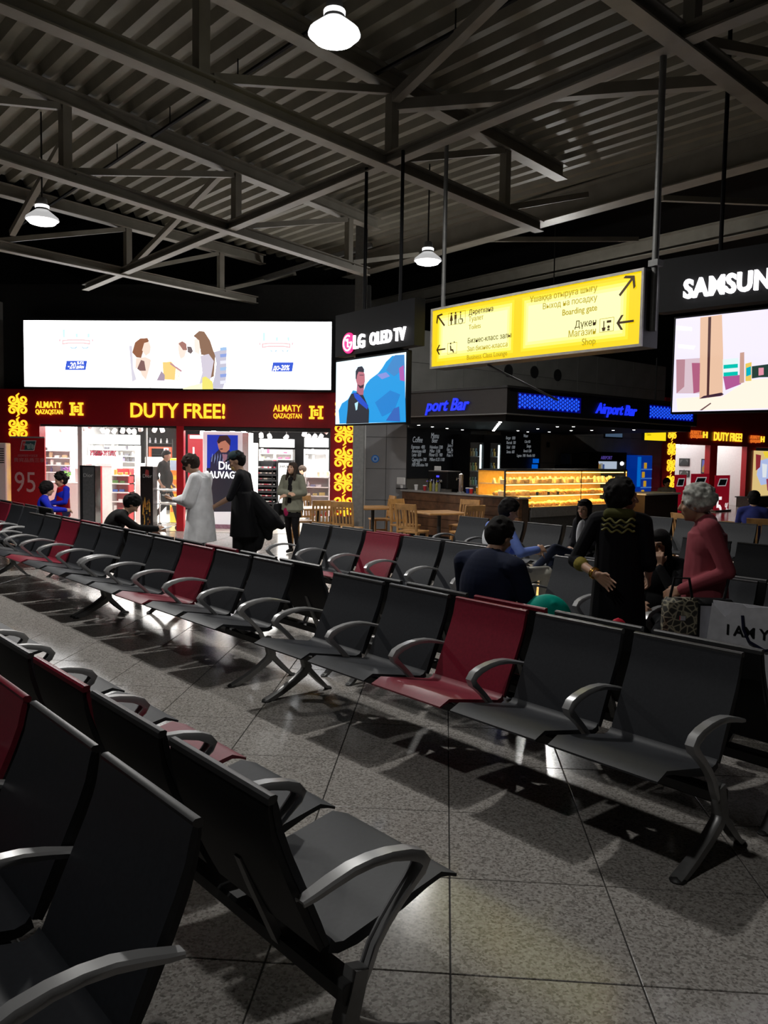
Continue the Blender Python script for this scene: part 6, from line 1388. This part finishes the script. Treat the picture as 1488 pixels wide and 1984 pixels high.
for i in range(2):
    c_ = J['ell'].lerp(J['wrl'], .86 + .07 * i) * k; mb.tube([c_ + q @ Vector((.036 * math.cos(a), .036 * math.sin(a), 0)) for a in [2 * PI * j / 18 for j in range(19)]], .0055, 6)
mb.build('gold_bangles', mat('gold_metal', (.7, .42, .08), .25, .9), t, True)
GC = mat('gold_thread', (.16, .15, .035), .6); gm = MB()
for j in range(3):
    pts = [(x_, -.118 * k - .02 * math.cos(x_ * 12) + .09 * abs(x_), (1.40 - .035 * j + .25 * abs(x_) ** 1.2 + .012 * math.sin(x_ * 90 + j)) * k) for x_ in [(-.11 + .22 * i / 24) for i in range(25)]]
    gm.tube(pts, .0075, 6)
gm.build('gold_embroidery', GC, t, True)
# --- seated woman with a hand at her chin
t, P, J, k = person('seated woman in black smiling with a hand at her chin, half hidden between two women', (1.70, 6.62, 0), (-.42, -.9), 1.62, base=SIT, top=cl((.007, .007, .008)), legs=cl((.01, .01, .012)), vox=.008, face=True, smile=True,
    pose=dict(wrl=(-.03, .17, 1.0), ell=(-.16, .22, .80), wrr=(.1, .25, .7), hed=(0, .05, 1.165)), look=dn((.2, 1, -.12)), hair=long_hair('hair', .22), hand_d={'l': (dn((.1, .05, 1)), (0, -1, 0), 1.1)})
# --- pink jumper, grey hair
def pinkfit(b, J): b.t(M['pink'], (0, 0, 1.36), (0, 0, .86), (.155, .125), (.19, .155)).c(M['pink'], (-.03, 0, 1.43), (.03, 0, 1.43), .062, .062)
M['pink'] = cl((.27, .055, .07))
t, P, J, k = person('elderly woman with curly grey hair in a pink jumper, black bag at her side', (1.695, 5.45, 0), (-.97, .25), 1.64, top=M['pink'], legs=cl((.012, .012, .013)), vox=.0075, bulk=1.12, fits=pinkfit, skin='skin_d',
    pose=dict(ell=(-.22, -.12, 1.13), wrl=(-.13, .16, .98), elr=(.22, .0, 1.12), nek=(0, .02, 1.45), hed=(0, .09, 1.545)), look=dn((.1, 1, -.12)))
hb = Body(k); random.seed(3)
hb.e(M['hairgrey'], P(0, -.03, .035), (.098, .108, .10))
for i in range(70):
    a = random.random() * 2 * PI; e_ = random.uniform(-.45, 1.35); v = Vector((math.cos(e_) * math.cos(a), math.cos(e_) * math.sin(a), math.sin(e_)))
    if v.y > .55 and v.z < .55: continue
    hb.e(M['hairgrey'], P(v.x * .095, -.03 + v.y * .108, .035 + v.z * .1), (.024, .024, .02))
link('hair', hb.mesh('hair', .0075), t)
def strap_bag(label, T_, c, sz, col, nm='handbag', strap=None):
    g = thing(nm, label, 'bag', T_ @ Vector(c), T_.to_euler().z); MB().rbox(-sz[0], sz[0], -sz[1], sz[1], -sz[2], sz[2], .025).build('body', col, g, True)
    MB().tube(strap or [(-sz[0] * .6, 0, sz[2]), (-sz[0] * .4, 0, sz[2] + .12), (sz[0] * .4, 0, sz[2] + .12), (sz[0] * .6, 0, sz[2])], .009, 6).build('strap', M['black'], g, True)
    MB().rbox(-.02, .02, -sz[1] - .008, -sz[1] + .004, -.015, .02, .004).build('clasp', M['chrome'], g)
    return g
pb = at(1375, 1200, Y=5.16)
strap_bag('black handbag hanging below the pink jumper', Matrix.Translation((0, 0, 0)), pb, (.14, .055, .13), M['black'], strap=[(.08, 0, .13), (.11, .03, .24), (.12, .08, .34), (.10, .14, .42)])
pt = mat('lace_print', (.1, .09, .06), .6); nt = pt.node_tree; v_ = nt.nodes.new('ShaderNodeTexVoronoi'); v_.feature = 'DISTANCE_TO_EDGE'; v_.inputs['Scale'].default_value = 24; r_ = nt.nodes.new('ShaderNodeValToRGB'); r_.color_ramp.elements[0].color = (.35, .32, .22, 1); r_.color_ramp.elements[1].color = (.02, .02, .015, 1); r_.color_ramp.elements[1].position = .12
tc_ = nt.nodes.new('ShaderNodeTexCoord'); nt.links.new(tc_.outputs['Object'], v_.inputs['Vector']); nt.links.new(v_.outputs[0], r_.inputs[0]); nt.links.new(r_.outputs[0], nt.nodes['Principled BSDF'].inputs['Base Color'])
pb = at(1318, 1195, Y=5.15); strap_bag('patterned lace bag held beside the black handbag', Matrix.Translation((0, 0, 0)), pb, (.11, .05, .12), pt)
# --- far people
p = sn(6.15, -12.66)
person('man in a blue shirt seated at a far cafe table', (4.62, 12.75, .02), (.3, .95), 1.7, base=SIT, top=cl((.04, .05, .22)), legs=cl((.01, .01, .012)), vox=.014, hair=short_hair(vol=1.08))
q = CR.lz(1292, 940, -.9)[0]; p = CR.o + CR.r * q + Vector((-.7071, .7071, 0)) * .9
person('attendant in grey sitting behind the white topped end counter', (p.x, p.y, .02), (-.3, -.95), 1.66, base=SIT, top=cl((.25, .25, .24)), legs=cl((.01, .01, .012)), vox=.016, look=dn((-.6, 1, -.2)), hair=short_hair(vol=1.1))
person('shop assistant with pinned up black hair behind the cream counter', (X(192, YS + 3.95), YS + 3.95, 0), (-.4, -1), 1.68, top=cl((.16, .01, .05)), legs=cl((.01, .01, .012)), vox=.016, look=dn((-.6, .9, -.3)), hair=lambda b, P, J: (short_hair('hair', 1.1)(b, P, J), b.e(M['hair'], P(0, -.06, .12), (.06, .06, .06))))
person('shopper in grey bending at the shelves deep in the shop', (X(610, YS + 3.4), YS + 3.4, 0), (-1, .1), 1.6, top=cl((.3, .27, .26)), legs=cl((.02, .02, .02)), vox=.016, pose=dict(nek=(0, .25, 1.33), hed=(0, .34, 1.4), che=(0, .14, 1.2), shl=(-.16, .2, 1.29), shr=(.16, .2, 1.29), ell=(-.2, .3, 1.05), elr=(.2, .3, 1.05), wrl=(-.1, .45, .98), wrr=(.1, .45, .98)), look=dn((0, .8, -.5)), hair=short_hair('hairbrown', 1.1))
# ================================================================== THINGS LEFT ON SEATS
p = sn(1.98, -4.28); g = thing('paper_bag', 'large white paper shopping bag with dark cord handles on the seats', 'bag', (p.x, p.y, .44), math.radians(-38))
bw = .24
prof = [(-bw, 0), (bw, 0), (bw - .0, .56), (bw * .5, .60), (0, .585), (-bw * .1, .60), (-bw * .45, .52), (-bw * .75, .585)]
mb = MB(); mb.poly(prof, -.09, -.086); mb.poly([(-bw, 0), (bw, 0), (bw, .57), (-bw, .57)], .086, .09); mb.box(-bw, bw, -.09, .09, 0, .004)
for x in (-bw, bw): mb.add([(x, -.09, 0), (x, 0, 0), (x, .09, 0), (x, .09, .56), (x * .9, 0, .55), (x, -.09, .56)], [(0, 1, 4, 5), (1, 2, 3, 4)])
mb.build('paper', mat('bag_paper', (.62, .62, .66), .55), g)
lettering(g, 'I AM YOUR', .075, -.10, -.093, .43, M['black'], 'LEFT', .002, .001, 1.0)
MB().tube([(-.02, -.095, .54), (-.01, -.1, .47), (.02, -.1, .41), (.10, -.1, .375), (.18, -.1, .40), (.2, -.095, .54)], .008, 8).build('handle', cl((.01, .01, .03)), g, True)
p = sn(3.34, -4.3); g = thing('teal_jacket', 'teal jacket heaped on the seat beside the man in navy', 'clothing', (p.x, p.y, .42), .2)
gb = Body(); gm2 = cl((.0, .33, .25), .6); gb.c(gm2, (-.16, 0, .12), (.16, .02, .12), .14, .13).e(gm2, (0, 0, .3), (.17, .1, .17)).c(gm2, (.0, 0, .38), (.2, .02, .12), .07, .06).e(gm2, (-.06, 0, .34), (.1, .07, .1)).c(gm2, (.02, -.05, .41), (.2, -.03, .2), .03, .03).c(gm2, (-.05, .05, .42), (.12, .06, .33), .035, .03).c(gm2, (.1, 0, .36), (.24, 0, .2), .03, .05); link('cloth', gb.mesh('cloth', .009), g)
p = sn(2.75, -4.22); g = thing('red_scarf', 'small red scarf on the seat behind the woman in black', 'clothing', (p.x, p.y, .42), .2)
gb = Body(); gm2 = cl((.5, .01, .03), .6); gb.c(gm2, (-.1, 0, .1), (.1, .02, .1), .12, .11).e(gm2, (0, 0, .30), (.07, .05, .12)).e(gm2, (.08, 0, .28), (.06, .05, .1)); link('cloth', gb.mesh('cloth', .012), g)
for o in list(bpy.data.objects):
    if o.type == 'MESH' and o.parent is None and not o.get('kind') and not o.get('label'): print('UNTAGGED', o.name)
print('objects', len(bpy.data.objects))
